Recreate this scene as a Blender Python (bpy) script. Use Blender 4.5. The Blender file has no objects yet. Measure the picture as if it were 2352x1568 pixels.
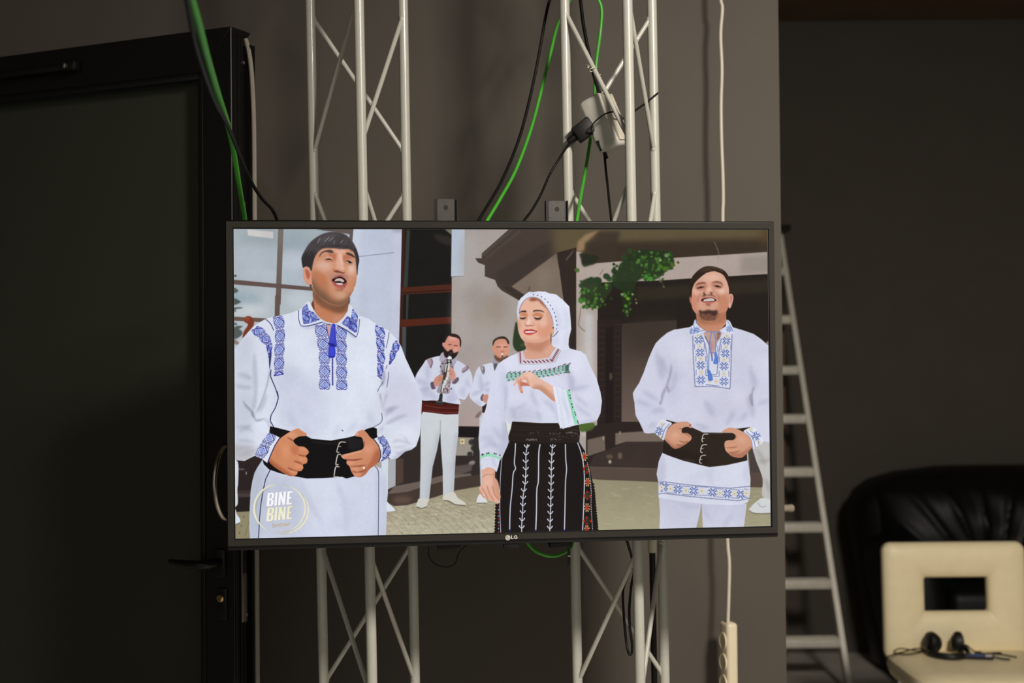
import bpy, bmesh, math, random
import numpy as np
from mathutils import Vector, Matrix

# ---------------------------------------------------------------- camera, world, lights, exposure
scene = bpy.context.scene
COL = scene.collection
FPX = 2352 * 50 / 36                      # 50 mm lens on a 36 mm sensor, in photo pixels
CAM = Vector((0, 0, 1.38))
PITCH, ROLL = math.radians(.95), math.radians(.54)
_u0 = Vector((0, -math.sin(PITCH), math.cos(PITCH)))
FWD = Vector((0, math.cos(PITCH), math.sin(PITCH)))
RGT = Vector((1, 0, 0)) * math.cos(ROLL) - _u0 * math.sin(ROLL)
UP = _u0 * math.cos(ROLL) + Vector((1, 0, 0)) * math.sin(ROLL)

cam_data = bpy.data.cameras.new('camera')
cam_data.lens = 50; cam_data.sensor_width = 36; cam_data.clip_start = .05
cam_data.dof.use_dof = True; cam_data.dof.focus_distance = 2.5; cam_data.dof.aperture_fstop = 4.0
cam = bpy.data.objects.new('camera', cam_data); COL.objects.link(cam)
cam.matrix_world = Matrix(((RGT.x, UP.x, -FWD.x, CAM.x), (RGT.y, UP.y, -FWD.y, CAM.y), (RGT.z, UP.z, -FWD.z, CAM.z), (0, 0, 0, 1)))
scene.camera = cam

world = bpy.data.worlds.new('world'); scene.world = world; world.use_nodes = True
world.node_tree.nodes['Background'].inputs[0].default_value = (1, .97, .88, 1)
world.node_tree.nodes['Background'].inputs[1].default_value = .34

ld = bpy.data.lights.new('studio_lamp', 'SPOT'); ld.energy = 385; ld.color = (1, .915, .80); ld.shadow_soft_size = .22
ld.spot_size = math.radians(122); ld.spot_blend = 1.0
lamp = bpy.data.objects.new('studio_lamp', ld); COL.objects.link(lamp); lamp.location = (1.15, .55, 2.75)      # the studio's lamp, to the right of the photographer
lamp.rotation_euler = (Vector((1.05, 3.05, .25)) - lamp.location).to_track_quat('-Z', 'Y').to_euler()

vs = scene.view_settings
scene.display_settings.display_device = 'sRGB'
vs.view_transform = 'Standard'; vs.look = 'None'; vs.exposure = 0; vs.gamma = 1; vs.use_curve_mapping = False

# ---------------------------------------------------------------- helpers
def at(px, py, Y):
    """the point at depth Y (metres from the camera plane) seen at a photo pixel"""
    d = FWD + RGT * ((px - 1176) / FPX) - UP * ((py - 784) / FPX)
    return CAM + d * (Y / d.y)

def srgb(r, g, b):
    f = lambda c: c / 12.92 if c <= .04045 else ((c + .055) / 1.055) ** 2.4
    return (f(r / 255), f(g / 255), f(b / 255), 1)

MATS = {}
def mat(name, col, rough=.6, metal=0., var=.08, scale=30., bump=0., coat=0., stretch=(1, 1, 1), spec=.5):
    m = bpy.data.materials.new(name); m.use_nodes = True; nt = m.node_tree; b = nt.nodes['Principled BSDF']
    c = srgb(*col)
    tc = nt.nodes.new('ShaderNodeTexCoord'); mp = nt.nodes.new('ShaderNodeMapping'); nz = nt.nodes.new('ShaderNodeTexNoise'); rp = nt.nodes.new('ShaderNodeValToRGB')
    mp.inputs['Scale'].default_value = stretch; nz.inputs['Scale'].default_value = scale; nz.inputs['Detail'].default_value = 5
    nt.links.new(tc.outputs['Object'], mp.inputs['Vector']); nt.links.new(mp.outputs['Vector'], nz.inputs['Vector']); nt.links.new(nz.outputs['Fac'], rp.inputs['Fac'])
    rp.color_ramp.elements[0].position = .3; rp.color_ramp.elements[1].position = .7
    rp.color_ramp.elements[0].color = tuple(v * (1 - var) for v in c[:3]) + (1,); rp.color_ramp.elements[1].color = tuple(min(v * (1 + var), 1) for v in c[:3]) + (1,)
    nt.links.new(rp.outputs['Color'], b.inputs['Base Color'])
    b.inputs['Roughness'].default_value = rough; b.inputs['Metallic'].default_value = metal; b.inputs['Coat Weight'].default_value = coat; b.inputs['Specular IOR Level'].default_value = spec
    if bump:
        bp = nt.nodes.new('ShaderNodeBump'); bp.inputs['Strength'].default_value = bump; bp.inputs['Distance'].default_value = .002
        nt.links.new(nz.outputs['Fac'], bp.inputs['Height']); nt.links.new(bp.outputs['Normal'], b.inputs['Normal'])
    MATS[name] = m
    return m

mat('wall_paint', (79, 73, 66), .72, var=.035, scale=6, bump=.06)
mat('recess_paint', (79, 73, 66), .8, var=.05, scale=5, bump=.06)
mat('pale_reflector_paint', (206, 202, 190), .8, var=.04, scale=4)
mat('ceiling_paint', (112, 92, 72), .9, var=.1, scale=3)
mat('floor_vinyl', (206, 200, 190), .5, var=.12, scale=9, bump=.05)
mat('truss_paint', (188, 187, 178), .3, var=.03, scale=90, bump=.05, coat=.3)
mat('black_metal', (14, 13, 12), .42, var=.15, scale=60, spec=.35)
mat('black_satin', (20, 19, 18), .35, .3, var=.1, scale=80)
mat('seal_rubber', (140, 134, 124), .6, var=.06, scale=40)
mat('chrome', (196, 190, 182), .22, 1, var=.05, scale=60)
mat('brass', (190, 160, 108), .3, 1, var=.1, scale=60)
mat('brushed_steel', (136, 124, 120), .42, .9, var=.12, scale=40, stretch=(1, 1, .05))
mat('bezel_plastic', (53, 51, 48), .7, var=.06, scale=200, bump=.03, stretch=(1, 1, 14), spec=.04)
mat('tv_black', (10, 10, 10), .4, var=.1, scale=60)
mat('logo_print', (206, 204, 196), .5, var=.02)
mat('logo_dark', (120, 118, 112), .5, var=.02)
mat('mount_steel', (62, 59, 56), .45, .3, var=.12, scale=120, bump=.04)
mat('green_pvc', (70, 166, 50), .38, var=.06, scale=30)
mat('black_pvc', (16, 15, 14), .5, var=.12, scale=40, spec=.25)
mat('white_pvc', (206, 199, 184), .42, var=.04, scale=40)
mat('cream_plastic', (226, 214, 186), .4, var=.03, scale=30)
mat('adapter_plastic', (216, 212, 204), .38, var=.03, scale=50)
mat('dull_cream', (150, 142, 124), .7, var=.04, spec=.2)
mat('socket_dark', (70, 64, 56), .6, var=.1)
mat('alloy', (228, 223, 211), .42, .1, var=.08, scale=60, stretch=(1, 1, .2))
mat('green_plastic', (40, 158, 58), .5, var=.08)
mat('tan_steel', (128, 106, 88), .5, .2, var=.1)
mat('sofa_leather', (11, 10, 12), .5, var=.2, scale=18, bump=.25, spec=.3)
mat('cream_leather', (242, 228, 190), .46, var=.03, scale=24, bump=.12)
mat('headset_black', (16, 15, 15), .5, var=.15, scale=80)
mat('blue_label', (26, 58, 124), .5, var=.06)
mat('pale_label', (176, 166, 178), .5, var=.05)

gl = bpy.data.materials.new('tinted_glass'); gl.use_nodes = True; _n = gl.node_tree; _n.nodes.remove(_n.nodes['Principled BSDF'])
_t = _n.nodes.new('ShaderNodeBsdfTransparent'); _t.inputs[0].default_value = (.30, .315, .285, 1)
_g = _n.nodes.new('ShaderNodeBsdfGlossy'); _g.inputs['Roughness'].default_value = .09; _g.inputs['Color'].default_value = (.8, .84, .78, 1)
_f = _n.nodes.new('ShaderNodeFresnel'); _f.inputs['IOR'].default_value = 1.5
_d = _n.nodes.new('ShaderNodeBsdfDiffuse'); _d.inputs[0].default_value = (.058, .063, .049, 1); _y = _n.nodes.new('ShaderNodeMixShader'); _y.inputs[0].default_value = .62
_x = _n.nodes.new('ShaderNodeMixShader'); _nz = _n.nodes.new('ShaderNodeTexNoise'); _nz.inputs['Scale'].default_value = 2.0
_bp = _n.nodes.new('ShaderNodeBump'); _bp.inputs['Strength'].default_value = .02; _n.links.new(_nz.outputs['Fac'], _bp.inputs['Height']); _n.links.new(_bp.outputs['Normal'], _g.inputs['Normal'])
_n.links.new(_f.outputs[0], _x.inputs[0]); _n.links.new(_t.outputs[0], _y.inputs[1]); _n.links.new(_d.outputs[0], _y.inputs[2]); _n.links.new(_y.outputs[0], _x.inputs[1]); _n.links.new(_g.outputs[0], _x.inputs[2]); _n.links.new(_x.outputs[0], _n.nodes['Material Output'].inputs[0])
MATS['tinted_glass'] = gl

def link(name, me, m, parent=None, smooth=True):
    me.materials.append(MATS[m])
    if smooth:
        me.polygons.foreach_set('use_smooth', [True] * len(me.polygons))
        me.set_sharp_from_angle(angle=math.radians(38))
    o = bpy.data.objects.new(name, me); COL.objects.link(o)
    if parent: o.parent = parent
    return o

def from_bm(name, bm, m, parent=None, smooth=True):
    bmesh.ops.recalc_face_normals(bm, faces=bm.faces[:])
    me = bpy.data.meshes.new(name); bm.to_mesh(me); bm.free()
    return link(name, me, m, parent, smooth)

def thing(name, label, cat, loc, rz=0, group=None):
    o = bpy.data.objects.new(name, None); COL.objects.link(o); o.empty_display_size = .05
    o.location = loc; o.rotation_euler = (0, 0, rz); o['label'] = label; o['category'] = cat
    if group: o['group'] = group
    return o

def tag(o, label, cat, group=None):
    o['label'] = label; o['category'] = cat
    if group: o['group'] = group
    return o

def box(bm, c, s, r=0., seg=2, rot=None):
    g = bmesh.ops.create_cube(bm, size=1)['verts']
    bmesh.ops.scale(bm, vec=s, verts=g)
    if r:
        es = list({e for v in g for e in v.link_edges})
        g = list({v for f in bmesh.ops.bevel(bm, geom=es, offset=r, segments=seg, profile=.5, affect='EDGES')['faces'] for v in f.verts} | {v for v in g if v.is_valid})
    if rot is not None: bmesh.ops.transform(bm, matrix=rot.to_4x4(), verts=g)
    bmesh.ops.translate(bm, vec=c, verts=g)
    return g

def boxes(name, items, m, parent=None, r=0., seg=2):
    bm = bmesh.new()
    for it in items: box(bm, it[0], it[1], it[2] if len(it) > 2 else r, seg)
    return from_bm(name, bm, m, parent)

def smooth_path(p, n=6):
    p = [Vector(q) for q in p]; out = []
    for i in range(len(p) - 1):
        a, b, c, d = p[max(i - 1, 0)], p[i], p[i + 1], p[min(i + 2, len(p) - 1)]
        for k in range(n):
            t = k / n
            out.append(.5 * ((2 * b) + (c - a) * t + (2 * a - 5 * b + 4 * c - d) * t * t + (3 * b - a - 3 * c + d) * t ** 3))
    out.append(p[-1])
    return out

def sweep(bm, path, r, sides=10, caps=True, flat=1.):
    """round (or flattened) tube along a path; r is a number or one radius per point"""
    n = len(path); rs = r if hasattr(r, '__len__') else [r] * n
    t = [(path[min(i + 1, n - 1)] - path[max(i - 1, 0)]).normalized() for i in range(n)]
    ref = Vector((0, 0, 1)) if abs(t[0].z) < .9 else Vector((1, 0, 0))
    u = (ref - t[0] * ref.dot(t[0])).normalized(); rings = []
    for i in range(n):
        u = (u - t[i] * u.dot(t[i])).normalized(); v = t[i].cross(u)
        rings.append([bm.verts.new(path[i] + (u * math.cos(a) + v * math.sin(a) * flat) * rs[i]) for a in (2 * math.pi * k / sides for k in range(sides))])
    for a, b in zip(rings, rings[1:]):
        for k in range(sides): bm.faces.new((a[k], a[(k + 1) % sides], b[(k + 1) % sides], b[k]))
    if caps: bm.faces.new(rings[0][::-1]); bm.faces.new(rings[-1])

def tube(name, path, r, m, parent=None, sides=10, smooth=True, n=6, flat=1.):
    bm = bmesh.new(); sweep(bm, smooth_path(path, n) if smooth else [Vector(q) for q in path], r, sides, flat=flat)
    return from_bm(name, bm, m, parent)

def prism(bm, pts, y0, y1):
    """outline in x, z pushed from y0 to y1"""
    a = [bm.verts.new((x, y0, z)) for x, z in pts]; b = [bm.verts.new((x, y1, z)) for x, z in pts]
    bm.faces.new(a); bm.faces.new(b[::-1])
    for k in range(len(pts)): bm.faces.new((a[k], b[k], b[(k + 1) % len(pts)], a[(k + 1) % len(pts)]))

def lathe(bm, prof, n=24, axis='Y', c=(0, 0, 0)):
    """(radius, height) profile turned round an axis"""
    rings = []
    for r, h in prof:
        ring = []
        for k in range(n):
            x, y = r * math.cos(2 * math.pi * k / n), r * math.sin(2 * math.pi * k / n)
            p = {'Y': (x, h, y), 'Z': (x, y, h), 'X': (h, x, y)}[axis]
            ring.append(bm.verts.new(Vector(p) + Vector(c)))
        rings.append(ring)
    for a, b in zip(rings, rings[1:]):
        for k in range(n): bm.faces.new((a[k], a[(k + 1) % n], b[(k + 1) % n], b[k]))
    bm.faces.new(rings[0][::-1]); bm.faces.new(rings[-1])

def turned(name, prof, m, parent=None, n=24, axis='Y', c=(0, 0, 0)):
    bm = bmesh.new(); lathe(bm, prof, n, axis, c); return from_bm(name, bm, m, parent)

def struct(o): o['kind'] = 'structure'; return o

# ---------------------------------------------------------------- the room
WALL_Y, FAR_Y, CEIL = 3.30, 6.78, 3.01
WEND = at(1797, 784, WALL_Y).x
DOOR_L, DOOR_R, DOOR_H = -2.36, -1.40, 2.09
def slab(name, x0, x1, y0, y1, z0, z1, m): return struct(boxes(name, [(((x0 + x1) / 2, (y0 + y1) / 2, (z0 + z1) / 2), (x1 - x0, y1 - y0, z1 - z0))], m))
slab('floor', -4, 5, -1.5, 7.0, -.1, 0, 'floor_vinyl')
slab('ceiling', -4, 5, -1.5, 7.0, CEIL, CEIL + .1, 'ceiling_paint')
slab('wall_back', DOOR_R, WEND, WALL_Y, WALL_Y + .16, 0, CEIL, 'wall_paint')
slab('wall_over_door', DOOR_L, DOOR_R, WALL_Y, WALL_Y + .16, DOOR_H, CEIL, 'wall_paint')
slab('wall_beyond_door', -4, DOOR_L, WALL_Y, WALL_Y + .16, 0, CEIL, 'wall_paint')
slab('wall_recess', -4, 5, FAR_Y, FAR_Y + .16, 0, CEIL, 'recess_paint')
slab('wall_left', -4.16, -4, -1.5, 7.0, 0, CEIL, 'pale_reflector_paint')  # unseen left wall, made pale to brighten the reflection in the door glass
slab('wall_right', 5, 5.16, -1.5, 7.0, 0, CEIL, 'wall_paint')
struct(boxes('trim_1', [((DOOR_L + .02, WALL_Y + .07, DOOR_H / 2), (.04, .2, DOOR_H)), ((DOOR_R - .02, WALL_Y + .07, DOOR_H / 2), (.04, .2, DOOR_H)), (((DOOR_L + DOOR_R) / 2, WALL_Y + .07, DOOR_H - .02), (DOOR_R - DOOR_L, .2, .04))], 'black_metal'))
# ---------------------------------------------------------------- the picture shown on the television (drawn here, in code)
# All coordinates below are traced in photograph pixels; the finished drawing is squared up to the 16:9 panel.
AX, AY, AW, AH, AS = 500, 490, 1310, 790, 1.5
CV = np.zeros((int(AH * AS), int(AW * AS), 3), np.float32)
CLIP = [None]
ARNG = random.Random(7)

def spline(p, closed=True, n=6):
    p = np.asarray(p, float); m = len(p); out = []
    t = np.linspace(0, 1, n, endpoint=False)[:, None]
    for i in range(m if closed else m - 1):
        if closed:
            a, b, c, d = p[(i - 1) % m], p[i], p[(i + 1) % m], p[(i + 2) % m]
        else:
            a, b, c, d = p[max(i - 1, 0)], p[i], p[i + 1], p[min(i + 2, m - 1)]
        out.append(.5 * ((2 * b) + (c - a) * t + (2 * a - 5 * b + 4 * c - d) * t ** 2 + (3 * b - a - 3 * c + d) * t ** 3))
    if not closed:
        out.append(p[-1:])
    return np.concatenate(out)

def blur2(a, s):
    r = int(s * 2.5) + 1
    k = np.exp(-.5 * (np.arange(-r, r + 1) / s) ** 2); k /= k.sum()
    if r > 12:                                              # big blurs: work on a thinned copy
        q = max(2, int(s / 3)); h, w = a.shape
        hp, wp = -h % q, -w % q
        b = np.pad(a, ((0, hp), (0, wp)), mode='edge').reshape((h + hp) // q, q, (w + wp) // q, q).mean((1, 3))
        b = blur2(b, s / q)
        yi = np.clip((np.arange(h) + .5) / q - .5, 0, b.shape[0] - 1.001); xi = np.clip((np.arange(w) + .5) / q - .5, 0, b.shape[1] - 1.001)
        y0 = yi.astype(int); x0 = xi.astype(int); fy = (yi - y0)[:, None]; fx = (xi - x0)[None]
        y1 = np.minimum(y0 + 1, b.shape[0] - 1); x1 = np.minimum(x0 + 1, b.shape[1] - 1)
        return (b[y0][:, x0] * (1 - fx) + b[y0][:, x1] * fx) * (1 - fy) + (b[y1][:, x0] * (1 - fx) + b[y1][:, x1] * fx) * fy
    p = np.pad(a, ((r, r), (r, r)))
    p = sum(k[i] * p[i:i + a.shape[0]] for i in range(2 * r + 1))
    return sum(k[i] * p[:, i:i + a.shape[1]] for i in range(2 * r + 1))

def fillmask(p, b=0.):
    """coverage of a closed outline given in photo pixels: (mask, y0, x0) on the canvas"""
    q = (np.asarray(p, float) - [AX, AY]) * AS
    pad = int(b * AS * 3) + 2
    x0 = max(int(np.floor(q[:, 0].min())) - pad, 0); y0 = max(int(np.floor(q[:, 1].min())) - pad, 0)
    x1 = min(int(np.ceil(q[:, 0].max())) + pad, CV.shape[1]); y1 = min(int(np.ceil(q[:, 1].max())) + pad, CV.shape[0])
    if x1 - x0 < 1 or y1 - y0 < 1:
        return None
    w, h, SS = x1 - x0, y1 - y0, 4
    q = q - [x0, y0]; nx = np.roll(q, -1, 0)
    rows, xs, sg = [], [], []
    for (ax, ay), (bx, by) in zip(q, nx):
        if ay == by: continue
        s = 1. if by > ay else -1.
        lo, hi = (ay, by) if by > ay else (by, ay)
        i0 = max(int(np.ceil(lo * SS - .5)), 0); i1 = min(int(np.ceil(hi * SS - .5)), h * SS)
        if i1 <= i0: continue
        r = np.arange(i0, i1); y = (r + .5) / SS
        rows.append(r); xs.append(ax + (bx - ax) * (y - ay) / (by - ay)); sg.append(np.full(len(r), s))
    if not rows:
        return None
    r = np.concatenate(rows); x = np.clip(np.concatenate(xs), 0, w); s = np.concatenate(sg)
    xi = np.minimum(x.astype(int), w); fr = x - xi
    acc = np.bincount(r * (w + 2) + xi, s * (1 - fr), h * SS * (w + 2)) + np.bincount(r * (w + 2) + xi + 1, s * fr, h * SS * (w + 2))
    m = np.minimum(np.abs(np.cumsum(acc.reshape(h * SS, w + 2), 1))[:, :w], 1).reshape(h, SS, w).mean(1)
    if b: m = blur2(m, b * AS)
    return m, y0, x0

def put(m3, col, a=1.):
    if m3 is None: return
    m, y0, x0 = m3
    h, w = m.shape
    m = m * a
    if CLIP[0] is not None: m = m * CLIP[0][y0:y0 + h, x0:x0 + w]
    d = CV[y0:y0 + h, x0:x0 + w]
    c = np.asarray(col, np.float32)
    if c.ndim == 2:                                         # two-stop gradient: ((r,g,b),(r,g,b)) from top to bottom of the shape
        t = np.linspace(0, 1, h)[:, None, None]; c = c[0] * (1 - t) + c[1] * t
    d += (c - d) * m[:, :, None]

def F(p, col, a=1., b=0., sm=1):
    put(fillmask(spline(p) if sm else p, b), col, a)

def clip(p=None, sm=1):
    if p is None: CLIP[0] = None; return
    c = np.zeros(CV.shape[:2], np.float32); r = fillmask(spline(p) if sm else p)
    c[r[1]:r[1] + r[0].shape[0], r[2]:r[2] + r[0].shape[1]] = r[0]; CLIP[0] = c

def L(p, w, col, a=1., b=0., sm=1, taper=0):
    p = spline(p, False) if sm and len(p) > 2 else np.asarray(p, float)
    d = np.gradient(p, axis=0); d /= np.maximum(np.hypot(d[:, 0], d[:, 1]), 1e-6)[:, None]
    n = np.stack([-d[:, 1], d[:, 0]], 1) * w / 2
    if taper: n = n * np.clip(np.sin(np.linspace(.12, np.pi - .12, len(p))) * 1.15, 0, 1)[:, None]
    put(fillmask(np.concatenate([p + n, (p - n)[::-1]]), b), col, a)

def E(cx, cy, rx, ry, col, a=1., b=0., rot=0.):
    t = np.linspace(0, 2 * np.pi, 20, endpoint=False); c, s = math.cos(rot), math.sin(rot)
    x, y = rx * np.cos(t), ry * np.sin(t)
    put(fillmask(np.stack([cx + x * c - y * s, cy + x * s + y * c], 1), b), col, a)

def Z(x0, y0, k):
    return lambda *p: [(x0 + p[i] / k, y0 + p[i + 1] / k) for i in range(0, len(p), 2)]

def along(p, step):
    """points every `step` px along a polyline with the direction there"""
    p = np.asarray(p, float); s = np.r_[0, np.cumsum(np.hypot(*np.diff(p, axis=0).T))]
    t = np.arange(0, s[-1], step)
    return [(np.interp(v, s, p[:, 0]), np.interp(v, s, p[:, 1]),
             math.atan2(np.interp(min(v + 1, s[-1]), s, p[:, 1]) - np.interp(v, s, p[:, 1]), np.interp(min(v + 1, s[-1]), s, p[:, 0]) - np.interp(v, s, p[:, 0]))) for v in t]

def dashes(p, step, ln, w, col, tilt=.0, a=1.):
    for x, y, t in along(p, step):
        c, s = math.cos(t + tilt) * ln / 2, math.sin(t + tilt) * ln / 2
        L([(x - c, y - s), (x + c, y + s)], w, col, a, sm=0)

def folds(rows, col, a=.5, b=2.):
    for w, p in rows: L(p, w * 1.2, col, a * .62, b * 1.4 + .4, taper=1)

def mapper(lp, rp, n):
    def rs(p):
        p = np.asarray(p, float); s = np.r_[0, np.cumsum(np.hypot(*np.diff(p, axis=0).T))] / np.hypot(*np.diff(p, axis=0).T).sum()
        return lambda v: np.array([np.interp(v, s, p[:, 0]), np.interp(v, s, p[:, 1])])
    l, r = rs(lp), rs(rp)
    return lambda u, v: l(v / n) * (1 - u) + r(v / n) * u

def embroider(lp, rp, n, col=(56, 60, 150), col2=(110, 130, 205), half=0):
    """diamond and hook embroidery along a strip between two edges"""
    P = mapper(lp, rp, n)
    pl = lambda pts, w, c=col, a=1.: L([P(*q) for q in pts], w, c, a, sm=0)
    for i in range(int(n + .99)):
        q = lambda pts: [(u, min(max(i + v, 0), n)) for u, v in pts]
        dm = [(.5, .11), (.97, .5), (.5, .89), (.03, .5), (.5, .11), (.97, .5)]
        F([P(*k) for k in q([(.5, .2), (.86, .5), (.5, .8), (.14, .5)])], (178, 190, 228), sm=0)
        pl(q(dm), 2.3); pl(q([(.5, .27), (.77, .5), (.5, .73), (.23, .5), (.5, .27)]), 1.1, col2)
        for u, v in ((.5, .34), (.5, .66), (.33, .5), (.67, .5), (.5, .5), (.41, .42), (.59, .42), (.41, .58), (.59, .58)):
            if i + v < n:
                x, y = P(u, i + v); E(x, y, 1.25, 1.1, col2 if u != .5 else col)
        for sy in (0, 1):
            for sx in (0, 1):
                X = lambda u: u if not sx else 1 - u
                Y = lambda v: v if not sy else 1 - v
                pl(q([(X(.02), Y(.32)), (X(.2), Y(.22)), (X(.07), Y(.14)), (X(.22), Y(.04)), (X(.38), Y(.10)), (X(.27), Y(.18)), (X(.20), Y(.13))]), 1.75)
                pl(q([(X(0), Y(.42)), (X(.08), Y(.38))]), 1.2)
        for v in (0,):
            if 0 < i: 
                pl(q([(.5, -.08), (.6, 0), (.5, .08), (.4, 0), (.5, -.08)]), 1.2)

def stars(pts, r, rot=0, col=(82, 100, 164)):
    """crosses of paired leaves"""
    for x, y in pts:
        for k in range(4):
            for s in (-1, 1):
                t = rot + math.pi / 4 + k * math.pi / 2; u = t + s * .36
                L([(x + math.cos(t + s * .5) * r * .2, y + math.sin(t + s * .5) * r * .2), (x + math.cos(u) * r * .68, y + math.sin(u) * r * .68), (x + math.cos(t + s * .14) * r * 1.08, y + math.sin(t + s * .14) * r * 1.08)], r * .26, col, .9, taper=1)
            for s in (-1, 1):
                t = rot + math.pi / 4 + k * math.pi / 2 + s * .52; c, q = math.cos(t), math.sin(t)
                L([(x + c * r * 1.0, y + q * r * 1.0), (x + c * r * 1.2, y + q * r * 1.2)], 1.5, col, .8, sm=0)
def daisies(pts, r):
    for x, y in pts:
        E(x, y, r, r, (212, 203, 172)); E(x, y, r * .74, r * .74, (224, 221, 218)); E(x, y, r * .46, r * .46, (206, 195, 164), .8); E(x, y, r * .15, r * .2, (130, 120, 108))

def paint_backdrop():
    Wd = Z(0, 0, 1)
    F([(480, 480), (1820, 480), (1820, 1300), (480, 1300)], (166, 157, 152), sm=0)
    # sky in the big window
    F(Wd(500, 480, 815, 480, 808, 720, 700, 850, 500, 850), ((156, 167, 174), (190, 198, 204)), sm=0)
    for x, y, rx, ry, c, a in ((590, 585, 60, 28, (176, 184, 194), .8), (600, 550, 50, 14, (150, 160, 166), .6), (560, 690, 40, 16, (150, 170, 180), .9), (570, 712, 45, 14, (205, 210, 214), .8),
                               (680, 560, 40, 22, (148, 162, 172), .7), (675, 600, 36, 26, (186, 194, 206), .8), (690, 690, 30, 24, (192, 202, 208), .8), (600, 630, 50, 14, (182, 190, 200), .8), (680, 640, 30, 12, (178, 188, 202), .7)):
        E(x, y, rx, ry, c, a, 8)
    z2 = Z(350, 400, 5.2275); zb = Z(530, 680, 6.817); z1 = Z(660, 520, 7.84)
    F(z2(1140, 665, 1450, 695, 1450, 775, 1150, 738), (204, 201, 198), .95, .8, 0)
    for p in ((55, 40, 110, 60, 158, 95, 90, 132, 55, 132), (55, 185, 175, 180, 172, 196, 75, 210, 88, 240, 55, 242), (55, 420, 98, 432, 98, 452, 55, 450), (55, 490, 190, 475, 130, 520, 170, 545, 182, 600, 110, 660, 55, 665)):
        F(zb(*p), (72, 80, 78), .9, 1.1)
    F(z2(980, 1365, 1020, 1385, 1030, 1410, 980, 1430), (74, 84, 80), .9, 1); E(540, 634, 4, 2.5, (70, 78, 76), .9, .8)
    F(zb(55, 325, 560, 352, 470, 410, 55, 388), (106, 84, 76), 1, .5, 0)
    F(zb(230, 330, 300, 318, 355, 370, 365, 440, 340, 490, 280, 560, 190, 665, 205, 560, 270, 450, 212, 400), (122, 58, 42), 1, .7)
    E(568, 733, 6, 5, (160, 78, 52), .7, 1.5)
    F(zb(55, 680, 130, 730, 110, 760, 55, 750), (140, 112, 104), .9, 1)
    F(z2(1510, 650, 1575, 650, 1540, 1568, 1478, 1568), ((122, 112, 106), (96, 80, 74)), 1, .4, 0)
    F(zb(695, -4, 775, -4, 765, 320, 688, 320), (98, 82, 76), 1, .4, 0)
    F(z2(970, 1268, 1930, 1358, 1930, 1402, 970, 1325), (98, 80, 76), 1, .4, 0)
    # white pier
    F(Wd(806, 480, 924.5, 480, 917, 800, 800, 760, 806, 690), (187, 195, 213), 1, 0, 0)
    F(Wd(806, 480, 830, 480, 824, 800, 800, 760), (200, 208, 222), .7, 5, 0); F(Wd(905, 480, 924, 480, 917, 800, 898, 800), (199, 200, 220), .7, 5, 0)
    E(914, 529, 14, 5, (150, 155, 165), .7, 3)
    L(Wd(822, 589.7, 905, 580), 2, (138, 142, 158), .9, .5, 0)
    F(z1(430, 30, 1190, 30, 1170, 270, 1118, 220, 1120, 140, 850, 95, 640, 75), (96, 87, 82), 1, .4, 0)
    # dark casement
    zw = Z(800, 520, 4.9)
    F(Wd(924, 480, 1038, 480, 1036.5, 790, 1036, 900, 960, 930, 917, 820), (28, 27, 25), 1, 0, 0)
    F(zw(960, 90, 1160, 120, 1160, 210, 1040, 180), (52, 46, 42), .8, 3)
    F(zw(1080, 30, 1165, 30, 1162, 95), (150, 150, 130), .7, 1, 0)
    F(zw(608, 20, 645, 20, 600, 1500, 566, 1500), (58, 32, 25), 1, .4, 0)
    F(zw(655, 40, 695, 40, 665, 690, 622, 690), (58, 62, 59), .9, .7, 0); F(zw(652, 770, 680, 770, 668, 1045, 648, 1045), (60, 64, 62), .9, .6, 0); F(zw(606, 1130, 652, 1130, 648, 1500, 605, 1440), (74, 80, 80), .9, .6, 0)
    F(zw(600, 688, 1162, 648, 1160, 738, 598, 768), (76, 39, 29), 1, .5, 0); L(zw(600, 748, 1160, 714), 2, (40, 24, 20), .9, .5, 0)
    F(zw(590, 1050, 1160, 1016, 1158, 1092, 588, 1132), (82, 38, 27), 1, .5, 0)
    F(zw(1162, 25, 1308, 25, 1302, 555, 1155, 562), (182, 191, 206), 1, .3, 0); L(zw(1155, 564, 1304, 558), 1.4, (104, 98, 104), .9, .4, 0)
    # rendered wall, with soft lighter and darker patches
    for x, y, rx, ry, c, a in ((1075, 600, 20, 60, (172, 168, 166), .7), (1090, 690, 30, 40, (150, 142, 136), .5), (1120, 730, 40, 20, (160, 148, 136), .6), (1060, 720, 20, 60, (172, 162, 158), .6), (1100, 860, 40, 60, (172, 158, 154), .6), (1140, 700, 30, 30, (146, 132, 120), .6), (1080, 940, 40, 30, (168, 150, 146), .6)):
        E(x, y, rx, ry, c, a, 10)
    # eaves and post
    ze = Z(1080, 520, 6.03)
    F(ze(555, 20, 160, 372, 158, 440, 65, 440, 110, 500, 202, 535, 200, 690, 345, 740, 380, 830, 440, 890, 690, 1030, 740, 950, 1200, 600, 1600, 300, 1600, 20), (70, 60, 53), 1, .5, 0)
    L(ze(580, 40, 170, 400), 5, (88, 80, 72), .6, 1.5, 0); L(ze(690, 60, 220, 440), 4, (84, 76, 68), .6, 1.5, 0)
    F(ze(350, 640, 1150, 150, 1190, 360, 560, 830, 400, 800), (60, 50, 46), .8, 4, 0)
    F(ze(570, 832, 1195, 370, 1300, 1010, 1000, 960, 740, 950), (122, 107, 95), 1, .8, 0); E(1250, 640, 20, 25, (134, 119, 106), .6, 8); L(ze(825, 830, 800, 900), 2, (60, 50, 45), .8, 1)
    F(ze(430, 830, 560, 830, 760, 950, 690, 1030), (58, 49, 44), .9, 1.2, 0)
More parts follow.
